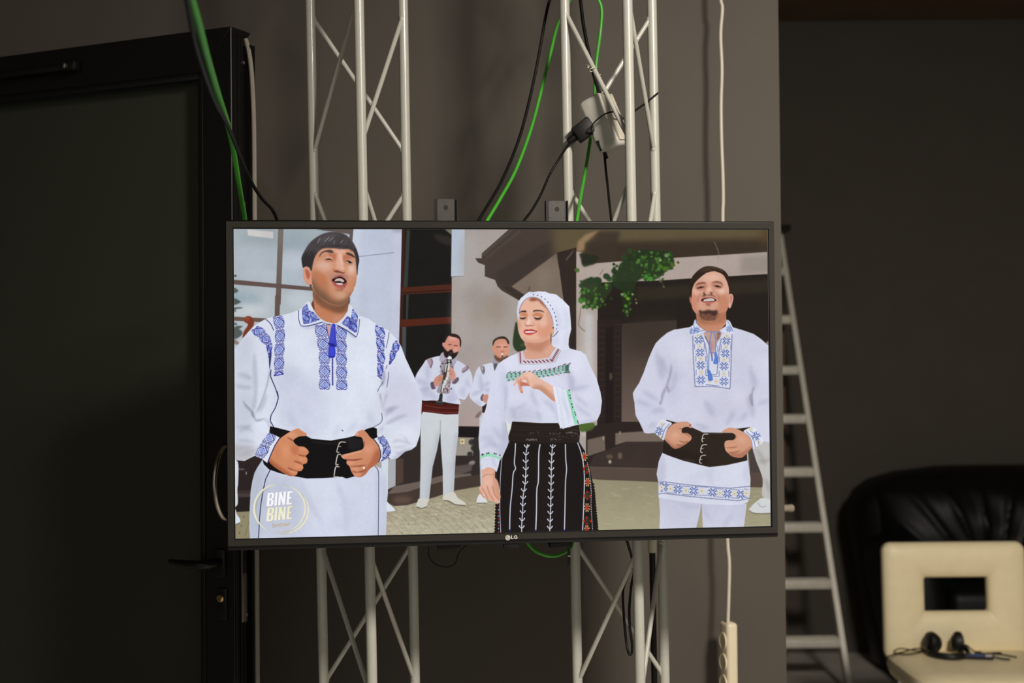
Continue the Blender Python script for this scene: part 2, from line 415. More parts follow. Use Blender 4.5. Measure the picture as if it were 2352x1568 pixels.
    F(Wd(1330, 560, 1790, 540, 1790, 640, 1330, 640), (66, 56, 44), 1, 3, 0); F(Wd(1300, 480, 1800, 480, 1800, 600, 1300, 600), (90, 78, 55), .95, 12, 0); F(Wd(1270, 500, 1340, 500, 1340, 590, 1270, 590), (96, 84, 60), .8, 10, 0)
    F(Wd(1345, 556, 1790, 548, 1790, 620, 1345, 640), (58, 48, 40), 1, 6, 0)
    F(Wd(1745, 510, 1790, 510, 1790, 560, 1745, 560), (84, 62, 38), .7, 8, 0)
    zi = Z(1300, 520, 5.6)
    F(zi(250, 100, 440, 40, 240, 210, 232, 310, 130, 320, 150, 190), (150, 122, 92), .9, 2.2, 0)
    F(zi(232, 310, 420, 60, 700, 60, 640, 260, 640, 440, 380, 470, 200, 490), (60, 50, 42), .85, 4, 0)
    F(ze(1200, 360, 1468, 290, 1470, 1740, 1290, 1740, 1290, 1010), (50, 41, 37), 1, .6, 0)
    L(zi(0, 420, 100, 300), 1.6, (120, 105, 80), .7, .6, 0); L(ze(1320, 480, 1420, 350), 2, (96, 84, 74), .7, .8)
    # pale beam and pier under the ivy
    F(zi(132, 320, 210, 330, 205, 480, 380, 470, 700, 445, 1568, 388, 2650, 320, 2650, 605, 1568, 668, 1210, 690, 700, 700, 410, 740, 410, 2700, 135, 2700), (172, 158, 150), 1, .7, 0)
    F(Wd(1330, 700, 1352, 700, 1352, 1000, 1330, 1000), (186, 176, 170), .7, 4, 0); F(Wd(1344, 720, 1362, 720, 1362, 1000, 1344, 1000), (200, 198, 200), .8, 5, 0)
    F(Wd(1700, 588, 1790, 580, 1790, 625, 1700, 630), (140, 130, 122), .7, 6, 0); L(zi(1905, 190, 1960, 330, 1950, 420), 1.6, (140, 130, 112), .7, .8)
    # shaded porch
    F(zi(408, 720, 1210, 692, 1568, 668, 2650, 604, 2650, 2600, 408, 2600), (38, 32, 28), 1, .5, 0)
    F(Wd(1460, 660, 1790, 640, 1790, 668, 1460, 690), (52, 46, 36), .7, 5, 0)
    zp = Z(1340, 740, 3.267)
    F(zp(285, 10, 700, -20, 700, 760, 285, 760), ((58, 49, 43), (108, 93, 84)), 1, 1.2, 0); F(zp(300, 20, 640, -40, 600, 200, 400, 260), (60, 51, 44), .7, 14, 0)
    F(zp(104, -20, 285, -20, 280, 760, 104, 780), (44, 35, 33), 1, .6, 0); F(zp(165, 40, 225, 30, 225, 780, 165, 780), (33, 28, 28), .9, 1.2, 0)
    for k in range(16): L(zp(110, 20 + k * 46, 160, 12 + k * 46), 2, (60, 46, 42), .7, .8, 0); L(zp(232, 20 + k * 46, 278, 12 + k * 46), 2, (62, 48, 42), .6, .8, 0)
    E(1348 + 55, 864, 3, 9, (96, 84, 70), .8, 1.5)
    F(zp(20, 800, 104, 770, 290, 745, 700, 745, 700, 1200, 20, 1200), (46, 38, 35), 1, .6, 0)
    F(zp(240, 830, 700, 800, 700, 895, 320, 895, 240, 920), (122, 107, 97), .95, 1, 0); F(zp(30, 880, 160, 850, 165, 960, 30, 1005), (112, 98, 88), .95, 1, 0)
    F(zp(80, 1000, 320, 900, 700, 893, 700, 1100, 40, 1080), (60, 49, 45), .95, 1, 0)
    F(zp(20, 1085, 700, 1100, 700, 1200, 20, 1170), (86, 73, 66), 1, .8, 0); L(zp(20, 1084, 700, 1100), 1.5, (116, 102, 94), .8, .7, 0)
    E(1401, 1060, 3.6, 4.5, (172, 165, 152), .9, .8); E(1424, 1046, 5, 8, (112, 98, 88), .8, 1.5); E(1400, 1048, 8, 5, (96, 84, 66), .8, 1.2); E(1386, 1006, 2, 5, (170, 156, 130), .8, .8); E(1424, 993, 2, 4, (160, 146, 120), .8, .8)
    # forecourt
    F(zp(10, 1168, 120, 1178, 560, 1195, 1400, 1220, 1400, 1700, 10, 1700), ((146, 138, 112), (172, 166, 138)), 1, .8, 0)
    zf = Z(880, 960, 5.807)
    F(zf(0, 60, 1750, 60, 1750, 1000, 0, 1100), (50, 43, 41), 1, 0, 0)
    F(zf(1000, -40, 1330, -40, 1330, 112, 1000, 108), (170, 152, 148), 1, .5, 0); F(zf(1000, 116, 1290, 122, 1260, 255, 1000, 250), (30, 26, 26), 1, .6, 0)
    F(zf(990, 255, 1215, 262, 1200, 500, 960, 500), (152, 144, 132), 1, .7, 0); F(zf(1028, 280, 1088, 280, 1088, 346, 1028, 346), (206, 192, 152), 1, .4, 0); E(880 + 1056 / 5.807, 960 + 312 / 5.807, 2, 2, (120, 104, 70))
    for x, y, r in ((1190, 320, 50), (1230, 400, 60), (1160, 480, 40), (1240, 300, 40)): E(880 + x / 5.807, 960 + y / 5.807, r / 5.807, r / 7, (46, 45, 42), .95, 1.2)
    E(1084, 1063, 8, 5, (150, 148, 150), .8, 1, -.4)
    F(zf(60, 540, 172, 540, 168, 905, 60, 955), (168, 171, 176), 1, .6, 0); F(zf(175, 540, 272, 540, 272, 850, 178, 905), (78, 62, 54), 1, 1.2, 0)
    F(zf(960, 640, 1190, 610, 1180, 700, 960, 780), (96, 84, 78), .9, 1.5, 0)
    F(zf(60, 1010, 150, 910, 500, 842, 800, 762, 1170, 735, 1185, 768, 960, 805, 520, 922, 330, 988, 60, 1022), (106, 93, 86), 1, .9, 0)
    F(zf(20, 1018, 330, 988, 520, 930, 960, 805, 1330, 745, 1330, 905, 950, 970, 620, 1080, 320, 1165, 150, 1178, 20, 1110), (68, 56, 50), 1, .9, 0); E(925, 1148, 22, 9, (100, 82, 70), .8, 4)
    fl = zf(20, 1150, 150, 1176, 320, 1164, 620, 1078, 950, 968, 1330, 902, 1750, 840, 1750, 1700, 20, 1700)
    F(fl, ((148, 138, 112), (186, 180, 158)), 1, .8, 0)
    clip(fl, 0)
    for k in range(15):
        t = k / 14; x0 = 60 + t * 1500; L(zf(x0 - 520, 980 + 40, x0, 1330, x0 + 260, 1600), 1.1, (140, 130, 106), .75, .6, 0)
    for k in range(260):
        x = ARNG.uniform(880, 1150); y = ARNG.uniform(1135, 1234); L([(x, y), (x + ARNG.uniform(2, 6), y + ARNG.uniform(2, 6))], 1.3, (128, 116, 92), .5, .5, 0)
        x = ARNG.uniform(880, 1150); y = ARNG.uniform(1140, 1234); L([(x, y), (x + ARNG.uniform(6, 16), y + 1)], 2.6, (196, 190, 168), .45, .9, 0)
    clip()
    for k in range(120):
        x = ARNG.uniform(1360, 1790); y = ARNG.uniform(1115, 1215); L([(x, y), (x + ARNG.uniform(6, 22), y + ARNG.uniform(-1, 2))], 2.4, (186, 178, 150) if k % 2 else (140, 132, 108), .35, 1, 0)
    # left margin: somebody's trousers and shoe
    zl = Z(530, 900, 6.817); zs = Z(530, 1080, 9.224)
    F(zl(40, 1000, 520, 1000, 480, 1600, 40, 1600), (44, 35, 34), 1, 0, 0); F(zs(60, 440, 440, 430, 430, 560, 60, 580), (62, 50, 48), .9, 1.5, 0); F(zs(60, 560, 440, 545, 440, 900, 60, 900), (38, 31, 29), 1, 1.2, 0); L(zs(60, 590, 440, 550), 1.2, (92, 84, 84), .8, .6, 0)
    F(zs(60, 890, 440, 870, 460, 1500, 60, 1500), (142, 134, 106), 1, .6, 0); L(zs(310, 1420, 390, 1080), 1.4, (110, 100, 76), .8, .6, 0)
    for x, y in ((230, 1180), (190, 1330), (280, 990)): E(530 + x / 9.224, 1080 + y / 9.224, 1.4, 3, (96, 88, 66), .8, .6, .2)
    L(zl(110, 1210, 215, 1215), 4, (96, 96, 104), .8, 1); E(566, 1087, 1.6, 4, (150, 150, 156), .8, .6)
    F(zs(40, -120, 158, -160, 162, 250, 145, 420, 156, 690, 112, 772, 40, 790), (205, 212, 222), 1, .5); F(zs(50, 850, 112, 840, 130, 930, 205, 1045, 190, 1112, 110, 1150, 40, 1150), (214, 221, 234), 1, .4); L(zs(110, 1156, 195, 1115), 1.4, (60, 56, 44), .9, .6)

def paint_ivy():
    zi = Z(1300, 520, 5.6)
    F(zi(700, 470, 860, 330, 1000, 290, 1200, 310, 1340, 330, 1390, 480, 1280, 580, 1200, 650, 1100, 690, 1000, 660, 900, 720, 850, 840, 640, 790, 590, 700, 600, 620, 660, 560), (38, 52, 30), .96, 1.4)
    F(zi(190, 720, 260, 670, 340, 655, 440, 660, 470, 760, 540, 740, 590, 800, 540, 880, 470, 990, 400, 1050, 300, 1040, 260, 1060, 240, 960, 160, 960, 200, 840), (44, 54, 34), .95, 1.4)
    F(zi(180, 340, 320, 360, 420, 390, 380, 470, 300, 500, 220, 510, 190, 420), (40, 44, 32), .95, 1.6)
    F(zi(720, 820, 830, 800, 880, 880, 840, 960, 800, 1150, 760, 1150, 730, 1000), (36, 48, 26), .8, 1.6)
    greens = ((52, 84, 34), (66, 106, 40), (44, 70, 34), (38, 58, 34), (80, 128, 52))
    for n, (x0, x1, y0, y1) in ((70, (720, 1380, 290, 680)), (60, (950, 1390, 330, 690)), (40, (180, 580, 660, 1040)), (26, (170, 460, 840, 1060)), (16, (720, 860, 820, 1140)), (20, (600, 760, 480, 760))):
        for k in range(n):
            x, y = ARNG.uniform(x0, x1), ARNG.uniform(y0, y1); c = greens[ARNG.randrange(5) if x > 900 or y > 780 else ARNG.randrange(2, 4)]
            if x > 1250 and y > 560: continue
            t0 = ARNG.uniform(0, 6.3); r0 = ARNG.uniform(2.8, 5.4); F([(1300 + x / 5.6 + r0 * q * math.cos(t0 + k2 * 1.2566 / 2), 520 + y / 5.6 + r0 * q * math.sin(t0 + k2 * 1.2566 / 2)) for k2, q in enumerate((1.25, .7, 1, .6, .95, .5, .95, .6, 1, .7))], c, .85, .6, 0)
    for x, y, r, c in ((1085, 670, 34, (70, 140, 52)), (1030, 640, 30, (66, 130, 50)), (1290, 370, 30, (104, 140, 88)), (940, 320, 18, (96, 120, 84)), (1210, 430, 20, (150, 150, 116)), (1210, 510, 34, (66, 110, 36)), (1270, 540, 36, (72, 108, 36)), (1370, 490, 34, (78, 96, 40)), (1440, 460, 18, (76, 70, 36)),
                       (520, 640, 46, (36, 56, 34)), (620, 575, 40, (34, 54, 34)), (410, 690, 44, (38, 58, 38)), (320, 700, 50, (40, 58, 38)), (195, 760, 34, (46, 66, 44)), (520, 750, 26, (84, 132, 44)), (795, 925, 26, (104, 150, 44)), (720, 870, 20, (130, 150, 104)), (855, 870, 18, (120, 150, 84)), (905, 980, 16, (120, 132, 92)), (895, 935, 12, (110, 120, 84)), (770, 1020, 22, (70, 120, 40)), (780, 1085, 18, (74, 116, 44)), (790, 1140, 14, (74, 110, 46)),
                       (190, 955, 32, (62, 126, 48)), (400, 1035, 22, (96, 146, 62)), (330, 1020, 24, (72, 120, 50)), (470, 960, 20, (78, 112, 50)), (140, 560, 34, (74, 100, 46)), (1215, 705, 16, (86, 96, 60)), (1255, 775, 15, (100, 104, 76))):
        E(1300 + x / 5.6, 520 + y / 5.6, r / 5.6, r / 6.6, c, .92, .8, .4)
    L(zi(1180, 640, 1240, 730, 1260, 780), 1.4, (78, 90, 54), .8, .6); L(zi(190, 1030, 175, 1170, 160, 1260, 210, 1320, 245, 1345), 1.6, (104, 84, 66), .8, .7); L(zi(480, 550, 430, 620), 1.6, (120, 90, 76), .8, .6)
    # plant behind the woman's elbow and behind her shoulder
    zp = Z(1160, 660, 9.22); F(zp(210, 790, 255, 740, 290, 960, 400, 1150, 460, 1250, 380, 1340, 250, 1350, 165, 1190), (48, 60, 40), 1, 1); E(1200, 792, 4, 4, (74, 92, 60), .8, 1.5)
    F(Z(1080, 960, 5.806)(1380, 90, 1640, 60, 1640, 140, 1540, 180, 1460, 170), (72, 96, 42), .95, 1.2)

def paint_musicians():
    z = Z(940, 750, 6.533); zf = Z(880, 960, 5.807)
    wh, sh = (208, 211, 228), (168, 170, 196)
    # second player
    F(zf(1284, -60, 1400, -60, 1400, 900, 1300, 910, 1290, 600), (196, 200, 206), 1, .5, 0); F(zf(1250, 1090, 1300, 1008, 1385, 1100, 1372, 1130, 1262, 1130), (214, 218, 220), 1, .4); L(zf(1255, 1134, 1375, 1132), 1.3, (70, 62, 46), .9, .5)
    F(z(1060, 1285, 1200, 1285, 1200, 1600, 1050, 1600), (196, 200, 206), 1, .5, 0); F(z(1100, 1140, 1180, 1140, 1140, 1290, 1096, 1290), (48, 32, 30), 1, .5, 0); F(z(985, 1355, 1060, 1270, 1090, 1290, 1050, 1360), (112, 96, 84), .8, 1.2)
    F(z(905, 1040, 950, 850, 1010, 650, 1090, 580, 1240, 540, 1340, 530, 1420, 560, 1300, 1000, 1160, 1150, 1090, 1195, 1000, 1150), wh, 1, .5)
    folds([(8, z(1060, 700, 1080, 880, 1100, 980)), (6, z(1100, 900, 1160, 860, 1220, 840)), (10, z(1130, 930, 1180, 960, 1210, 980)), (8, z(930, 1030, 1000, 1000, 1090, 960)), (6, z(990, 1120, 1040, 1150, 1080, 1180))], sh, .8, 1.6)
    F(z(1065, 610, 1112, 588, 1132, 660, 1108, 722), (132, 124, 130), .95, .6); E(1108, 846, 2.5, 4, (196, 180, 178), .8, .6); L(z(1120, 600, 1125, 690), 2, (60, 52, 56), .7, .8)
    F(z(1070, 1060, 1112, 1005, 1118, 1100, 1080, 1110), (92, 82, 104), .95, .6); F(z(1108, 1035, 1180, 1018, 1185, 1100, 1150, 1145, 1108, 1110), (194, 138, 120), 1, .6)
    F(z(1290, 420, 1480, 420, 1400, 560, 1300, 540), (168, 112, 90), 1, .6); F(z(1245, 490, 1290, 480, 1345, 545, 1262, 575), (156, 150, 168), 1, .5); F(z(1265, 565, 1325, 560, 1285, 665), (86, 88, 92), 1, .5)
    F(z(1262, 280, 1285, 220, 1400, 165, 1480, 220, 1500, 330, 1478, 440, 1400, 490, 1330, 480, 1268, 380, 1240, 350, 1240, 320), (208, 146, 122), 1, .5)
    E(1152, 795, 12, 6, (222, 168, 148), .7, 3); F(z(1280, 420, 1360, 470, 1480, 430, 1455, 500, 1360, 525, 1300, 500), (88, 64, 50), .85, 1.4)
    F(z(1253, 290, 1262, 205, 1340, 155, 1430, 148, 1490, 205, 1500, 260, 1475, 250, 1440, 190, 1350, 185, 1290, 215), (58, 47, 41), 1, .5)
    L(z(1305, 305, 1375, 302), 2.4, (104, 62, 54), .9, .8); L(z(1412, 305, 1475, 302), 2.4, (104, 62, 54), .9, .8); L(z(1375, 375, 1425, 372), 2.4, (150, 86, 76), .7, .8); E(1153.3, 813, 2.6, 2.4, (214, 214, 214), 1, .5); L(z(1395, 430, 1400, 465), 3, (70, 62, 56), .9, .6)
    # clarinet player
    for p in (zf(512, -80, 772, -80, 765, 180, 720, 430, 662, 650, 615, 1085, 490, 1075, 500, 600, 500, 200), zf(755, -70, 1008, -70, 1005, 200, 970, 480, 945, 970, 930, 992, 880, 1052, 800, 1038, 795, 700, 770, 350)):
        F(p, ((204, 210, 214), (192, 198, 204)), 1, .4, 0); clip(p, 0); L([(q[0], q[1]) for q in p[2:6]], 14, (172, 178, 186), .6, 4, 0); clip()
    L(zf(765, 30, 764, 180), 2, (150, 154, 160), .8, .8)
    F(zf(488, 1072, 612, 1082, 600, 1120, 580, 1180, 520, 1200, 445, 1178, 460, 1112), (206, 205, 196), 1, .4); F(zf(806, 1040, 935, 985, 1000, 1062, 1095, 1130, 1090, 1160, 960, 1145, 880, 1100, 806, 1092), (206, 203, 192), 1, .4)
    for p in (zf(445, 1184, 520, 1204, 585, 1180), zf(806, 1098, 880, 1110, 960, 1152, 1092, 1166)): L(p, 1.6, (70, 62, 46), .9, .5)
    F(z(192, 1100, 400, 1100, 748, 1160, 735, 1312, 550, 1318, 205, 1275, 184, 1320), (80, 27, 23), 1, .4, 0); F(z(192, 1100, 740, 1150, 740, 1185, 192, 1130), (30, 20, 20), .9, 1, 0)
    for y in (1185, 1250): L(z(230, y, 480, y + 35, 735, y + 40), 1.2, (120, 84, 78), .8, .5)
    L(z(470, 1240, 740, 1245), 3, (58, 24, 22), .7, 1)
    F(z(90, 770, 210, 560, 270, 490, 460, 440, 520, 500, 700, 500, 830, 570, 900, 640, 945, 750, 945, 900, 890, 1010, 830, 1095, 745, 1080, 755, 1165, 400, 1110, 195, 1105, 150, 990), wh, 1, .4)
    folds([(12, z(100, 790, 200, 830, 310, 850)), (10, z(260, 560, 280, 700, 270, 800)), (14, z(230, 900, 260, 1000, 300, 1040)), (10, z(340, 960, 350, 1040, 420, 1080)), (14, z(640, 900, 640, 1020, 740, 1090)), (12, z(800, 900, 800, 980, 830, 1060)), (8, z(880, 780, 870, 860, 920, 900)), (14, z(560, 1050, 600, 1090, 700, 1110)), (10, z(150, 960, 260, 930, 330, 920))], sh, .75, 2)
    F(z(480, 510, 560, 500, 665, 560, 645, 760, 612, 900, 592, 1002, 420, 985, 440, 890, 468, 700), (150, 138, 148), .95, .6)
    for k in range(46): 
        x, y = ARNG.uniform(440, 640), ARNG.uniform(520, 990); E(940 + x / 6.533, 750 + y / 6.533, 1.7, 2, ((50, 46, 54), (120, 66, 50), (190, 180, 190))[k % 3], .8, .5)
    for p in (z(268, 500, 332, 478, 348, 540, 318, 622), z(792, 640, 862, 588, 882, 628, 800, 692)):
        F(p, (168, 146, 158), .95, .5); L(p[1:], 2.4, (86, 66, 84), .8, .8)
    F(z(500, 385, 455, 515, 575, 490, 640, 520, 680, 575, 722, 470, 690, 440), (176, 168, 186), 1, .5); F(z(560, 490, 640, 520, 600, 580), (60, 58, 62), .9, .7)
    F(z(318, 850, 365, 828, 382, 900, 405, 922, 342, 938), (96, 80, 100), 1, .6); F(z(640, 840, 722, 758, 745, 800, 690, 858), (104, 90, 104), 1, .6)
    F(z(552, 650, 620, 598, 682, 680, 694, 760, 650, 822, 600, 755, 560, 710), (206, 150, 136), 1, .5); F(z(370, 800, 430, 740, 548, 730, 562, 810, 470, 840, 425, 900, 380, 885), (200, 142, 124), 1, .5)
    for p in (z(440, 770, 548, 775), z(430, 800, 545, 812), z(575, 660, 640, 670), z(580, 700, 645, 715)): L(p, 1.6, (150, 88, 74), .7, .6)
    F(z(548, 180, 600, 130, 740, 170, 762, 290, 775, 310, 755, 340, 730, 395, 690, 455, 600, 470, 530, 400, 518, 310, 498, 290, 500, 240, 535, 235), (210, 144, 126), 1, .4); E(1040, 777, 10, 4, (228, 172, 156), .8, 2); E(1047, 805, 4, 8, (226, 166, 150), .7, 2)
    F(z(518, 320, 575, 372, 635, 340, 668, 395, 735, 375, 700, 450, 640, 492, 560, 470, 522, 425), (40, 31, 31), 1, .8); E(1036, 810, 2, 2, (190, 120, 104), .6, .8)
    F(z(535, 225, 550, 140, 640, 104, 735, 130, 778, 205, 772, 310, 758, 280, 745, 185, 640, 150, 590, 140, 556, 190), (46, 36, 34), 1, .5)
    L(z(585, 268, 635, 268), 2.2, (96, 52, 46), .9, .7); L(z(670, 282, 725, 290), 2.2, (96, 52, 46), .9, .7); E(1036, 807.5, 5, 2, (40, 28, 28), .9, .8)
    L(z(610, 395, 602, 520, 580, 560), 7.5, (44, 44, 44), 1, .5); F(z(575, 460, 607, 440, 638, 462, 630, 490, 580, 490), (226, 226, 226), 1, .4); L(z(598, 505, 596, 530), 4, (220, 220, 216), 1, .4, 0)
    L(z(560, 580, 490, 985), 6.5, (62, 60, 58), 1, .4, 0)
    for x, y, w in ((545, 620, 3), (590, 600, 4), (575, 740, 4.5), (520, 860, 4.5), (498, 920, 3.5), (545, 820, 3)): L(z(x + 12, y - 60, x - 6, y + 60), w, (214, 214, 208), .95, .4, 0)
    E(1015, 905, 4.5, 2, (222, 222, 222), 1, .4); F(z(462, 1010, 500, 1010, 496, 1115, 515, 1160, 450, 1178, 395, 1150, 440, 1095), (46, 47, 48), 1, .4); L(z(402, 1128, 505, 1132), 1.4, (120, 122, 124), .8, .4)

def paint_left_man():
    Wd = Z(0, 0, 1); zb = Z(530, 680, 6.817); zc = Z(740, 680, 6.533); zl = Z(530, 900, 6.817); zr = Z(740, 900, 6.817); zs = Z(530, 1080, 9.224); z = Z(660, 520, 7.84)
    wh, sh = (217, 222, 237), (176, 181, 200); navy = (44, 46, 104)
    F(Z(880, 960, 5.807)(-20, 480, 70, 480, 66, 1000, 55, 1100, -20, 1200), (206, 214, 224), 1, .4, 0); F(Z(880, 960, 5.807)(40, 1090, 60, 1120, 160, 1220, 150, 1240, 60, 1248, 30, 1240), (212, 220, 232), 1, .3)
    tun = Wd(604, 1055, 592, 1073, 585, 1086, 580, 1105, 576, 1129, 574, 1167, 573, 1210, 576, 1250, 886, 1250, 888, 1200, 889.6, 1130, 887, 1095, 877, 1076, 862, 1070, 760, 1080, 650, 1075)
    F(tun, ((203, 209, 225), (206, 211, 229)), 1, .3, 0)
    clip(tun, 0)
    F(Wd(570, 1060, 610, 1060, 596, 1250, 570, 1250), (174, 182, 198), .75, 8, 0); F(Wd(590, 1080, 690, 1095, 690, 1250, 590, 1250), (186, 192, 210), .6, 12, 0); F(Wd(700, 1100, 800, 1100, 780, 1180, 720, 1200), (216, 222, 238), .7, 12, 0)
    folds([(8, Wd(690, 1100, 710, 1150, 745, 1210)), (7, Wd(770, 1100, 790, 1150, 800, 1240)), (6, Wd(665, 1098, 650, 1112, 640, 1130)), (8, Wd(860, 1080, 868, 1130, 866, 1240)), (7, Wd(640, 1090, 632, 1100, 622, 1112)), (8, Wd(880, 1090, 884, 1150, 880, 1240))], (178, 184, 204), .7, 3)
    dashes(zs(845, -20, 800, 70, 740, 200, 690, 430, 640, 740, 612, 1050, 600, 1300, 590, 1500), 2.2, 2.2, 1.9, (36, 36, 72), .35); L(zs(845, -20, 800, 70, 740, 200, 690, 430, 640, 740, 612, 1050, 600, 1300, 590, 1500), 1.2, (48, 48, 86), .9)
    L(zr(830, 1165, 872, 1215, 886, 1300, 886, 1700, 880, 2300), 1.3, (84, 86, 116), .95, .2); dashes(zr(830, 1165, 872, 1215, 886, 1300, 886, 1700, 880, 2300), 3, 1.6, 1.5, (50, 50, 84), .3)
    clip()
    shirt = Wd(530, 806, 545, 796, 558, 777, 571, 762, 584, 749, 599, 739, 609, 733.5, 624, 728.5, 655, 722.5, 686, 713, 700, 702, 760, 710, 805, 700, 823, 724, 847, 732, 861, 742, 893, 759, 910, 777, 922, 796, 931, 821, 953, 868, 968, 908, 969.5, 922, 967.5, 944, 967, 976, 964.5, 1000, 956, 1024.7, 945, 1033, 931, 1037, 913, 1052.6, 900, 1055, 893, 1051, 872, 1012, 866, 998, 866, 984, 857, 981, 843, 986, 815, 1001, 790, 1009, 760, 1012.5, 735, 1011, 716, 1008, 703, 1001, 665, 990, 621, 979, 618, 990, 620, 1000, 590, 1045, 562, 1059, 541, 1057, 530, 1055)
    F(shirt, wh, 1, .3, 0)
    clip(shirt, 0)
    F(Wd(530, 780, 580, 770, 588, 900, 584, 960, 580, 1060, 530, 1060), (196, 201, 216), .8, 10, 0); F(Wd(535, 1020, 600, 1030, 570, 1062, 535, 1062), (178, 176, 178), .8, 6, 0); F(Wd(640, 840, 690, 850, 670, 900, 640, 880), (198, 204, 220), .8, 9)
    F(Wd(640, 850, 740, 890, 740, 1000, 640, 985), (200, 204, 223), .75, 14); F(Wd(800, 740, 850, 760, 860, 900, 820, 960, 790, 860), (220, 227, 240), .8, 14); F(Wd(880, 840, 960, 880, 966, 960, 900, 960), (205, 206, 226), .7, 10); F(Wd(900, 985, 960, 980, 950, 1030, 900, 1040), (220, 224, 236), .7, 8)
    F(zb(600, 925, 628, 880, 640, 900, 622, 1080, 612, 1150, 600, 1060), (40, 46, 84), .95, .5)
    folds([(2.5, zb(612, 1140, 600, 1250, 560, 1430, 520, 1568)), (2.5, zl(540, -20, 470, 200, 400, 330)), (4, zl(185, 140, 250, 230, 330, 310, 372, 420)), (3.5, zl(370, 400, 400, 448, 470, 440, 530, 418)), (4, zl(330, 300, 350, 370, 375, 410))], (112, 114, 128), .85, .9)
    folds([(9, zb(370, 900, 385, 1250, 395, 1568)), (7, zl(395, 0, 370, 180, 345, 300)), (9, zb(100, 1230, 220, 1250, 330, 1300)), (9, zb(80, 1400, 200, 1430, 340, 1440)), (8, zl(90, 560, 230, 560, 340, 620)), (6, zl(130, 640, 250, 560, 330, 520)), (5, zl(90, 760, 250, 770, 390, 800)), (4, zl(90, 900, 220, 880, 350, 860)), (4, zl(200, 970, 290, 930, 380, 960)), (4, zl(100, 1010, 250, 980, 350, 1010)), (7, zl(560, 30, 520, 180, 440, 330)), (6, zl(520, 420, 590, 480, 615, 580))], (160, 162, 178), .75, 1.6)
    folds([(3, zr(860, 0, 915, 80, 930, 180, 965, 290, 1008, 400)), (3.5, zr(1025, 0, 990, 120, 955, 240)), (9, zr(1000, 380, 1040, 310, 1110, 260, 1215, 230)), (10, zr(990, 260, 1050, 290, 1120, 240)), (7, zr(990, 500, 1060, 470, 1200, 400, 1330, 360)), (4, zr(870, 640, 930, 590, 960, 520)), (4, zr(1090, 790, 1200, 760, 1330, 800)), (3, zr(1100, 850, 1200, 870, 1330, 840)), (4, zr(1110, 940, 1200, 960, 1290, 930)), (7, zr(1090, 1040, 1180, 1010, 1300, 925, 1420, 890)), (4, zr(1290, 700, 1330, 780, 1400, 830))], (164, 163, 186), .8, 1.4)
    folds([(2, zc(880, 1440, 870, 1500, 890, 1568)), (3, zc(915, 1460, 870, 1500)), (3, zc(970, 1440, 945, 1530)), (6, zc(930, 1100, 920, 1250, 900, 1350))], (120, 122, 140), .8, 1)
    folds([(9, zr(370, 640, 470, 560, 560, 470)), (8, zr(180, 720, 240, 600, 300, 480)), (9, zr(560, 620, 660, 560, 780, 540)), (8, zl(1250, 730, 1180, 560, 1180, 460)), (14, zl(1040, 560, 960, 450, 900, 300)), (12, zr(830, 520, 760, 440, 740, 300))], (188, 192, 214), .8, 3)
    E(787, 989, 2.6, 1, (40, 48, 60), .95, .3, .6)
    F(zb(1090, 470, 1300, 460, 1400, 420, 1360, 480, 1200, 520), (190, 196, 214), .8, 2.5); F(zc(380, 510, 510, 610, 480, 640, 380, 560), (184, 192, 214), .8, 2)
    L(zb(545, 362, 620, 430, 665, 520, 668, 540), 1.7, navy, .95, .2); L(zb(630, 1160, 625, 1260, 700, 1440, 740, 1568), 1.7, (40, 42, 84), .95, .2); dashes(zb(630, 1160, 625, 1260, 700, 1440, 740, 1568), 2.6, 2.6, 1.6, (40, 42, 84), .5)
    sm = zl(730, 0, 746, 100, 700, 250, 632, 370, 622, 460, 672, 545); L(sm, 1.5, (40, 42, 84), .95, .2); dashes(sm, 2.6, 2.6, 1.6, (40, 42, 84), .5)
    for p in (zc(1005, 540, 990, 640, 960, 780), zc(1000, 1140, 990, 1240, 970, 1370), zc(915, 1290, 860, 1370, 830, 1435), zc(975, 1040, 955, 1090), zr(930, 330, 942, 420, 910, 490, 810, 545)): L(p, 1.5, (74, 76, 108), .9, .3)
    # embroidered strips
    embroider(zb(640, 320, 672, 420, 692, 520, 692, 700, 680, 900, 675, 1130, 675, 1250), zb(815, 295, 840, 400, 850, 520, 850, 700, 840, 900, 836, 1130, 832, 1225), 4.35)
    embroider(zb(1305, 450, 1330, 640, 1370, 830, 1382, 1020, 1380, 1455), zb(1490, 430, 1535, 640, 1550, 830, 1558, 1020, 1560, 1460), 4.8)
    embroider(zc(205, 440, 205, 700, 205, 1000, 210, 1405), zc(372, 470, 368, 700, 372, 1000, 380, 1405), 4.8)
    embroider(zc(785, 410, 800, 600, 822, 800, 825, 1000, 828, 1190), zc(935, 480, 948, 600, 935, 760, 945, 960, 895, 1245), 4.1, col2=(130, 150, 220))
    embroider(zb(428, 458, 555, 540, 640, 690, 655, 760, 632, 900), zb(305, 545, 420, 660, 530, 760, 570, 850, 590, 960), 3.1)
    embroider(zc(1110, 640, 1060, 720, 1020, 830, 1005, 1020), zc(1175, 755, 1120, 860, 1075, 960, 1020, 1022), 2.4, col2=(120, 145, 220))
    clip()
    # neck
    nk = z(450, 1080, 462, 1330, 430, 1400, 470, 1500, 560, 1640, 700, 1720, 815, 1745, 900, 1740, 1010, 1640, 1085, 1520, 1100, 1400, 1100, 1240)
    F(nk, (192, 128, 96), 1, .4, 0); clip(nk, 0)
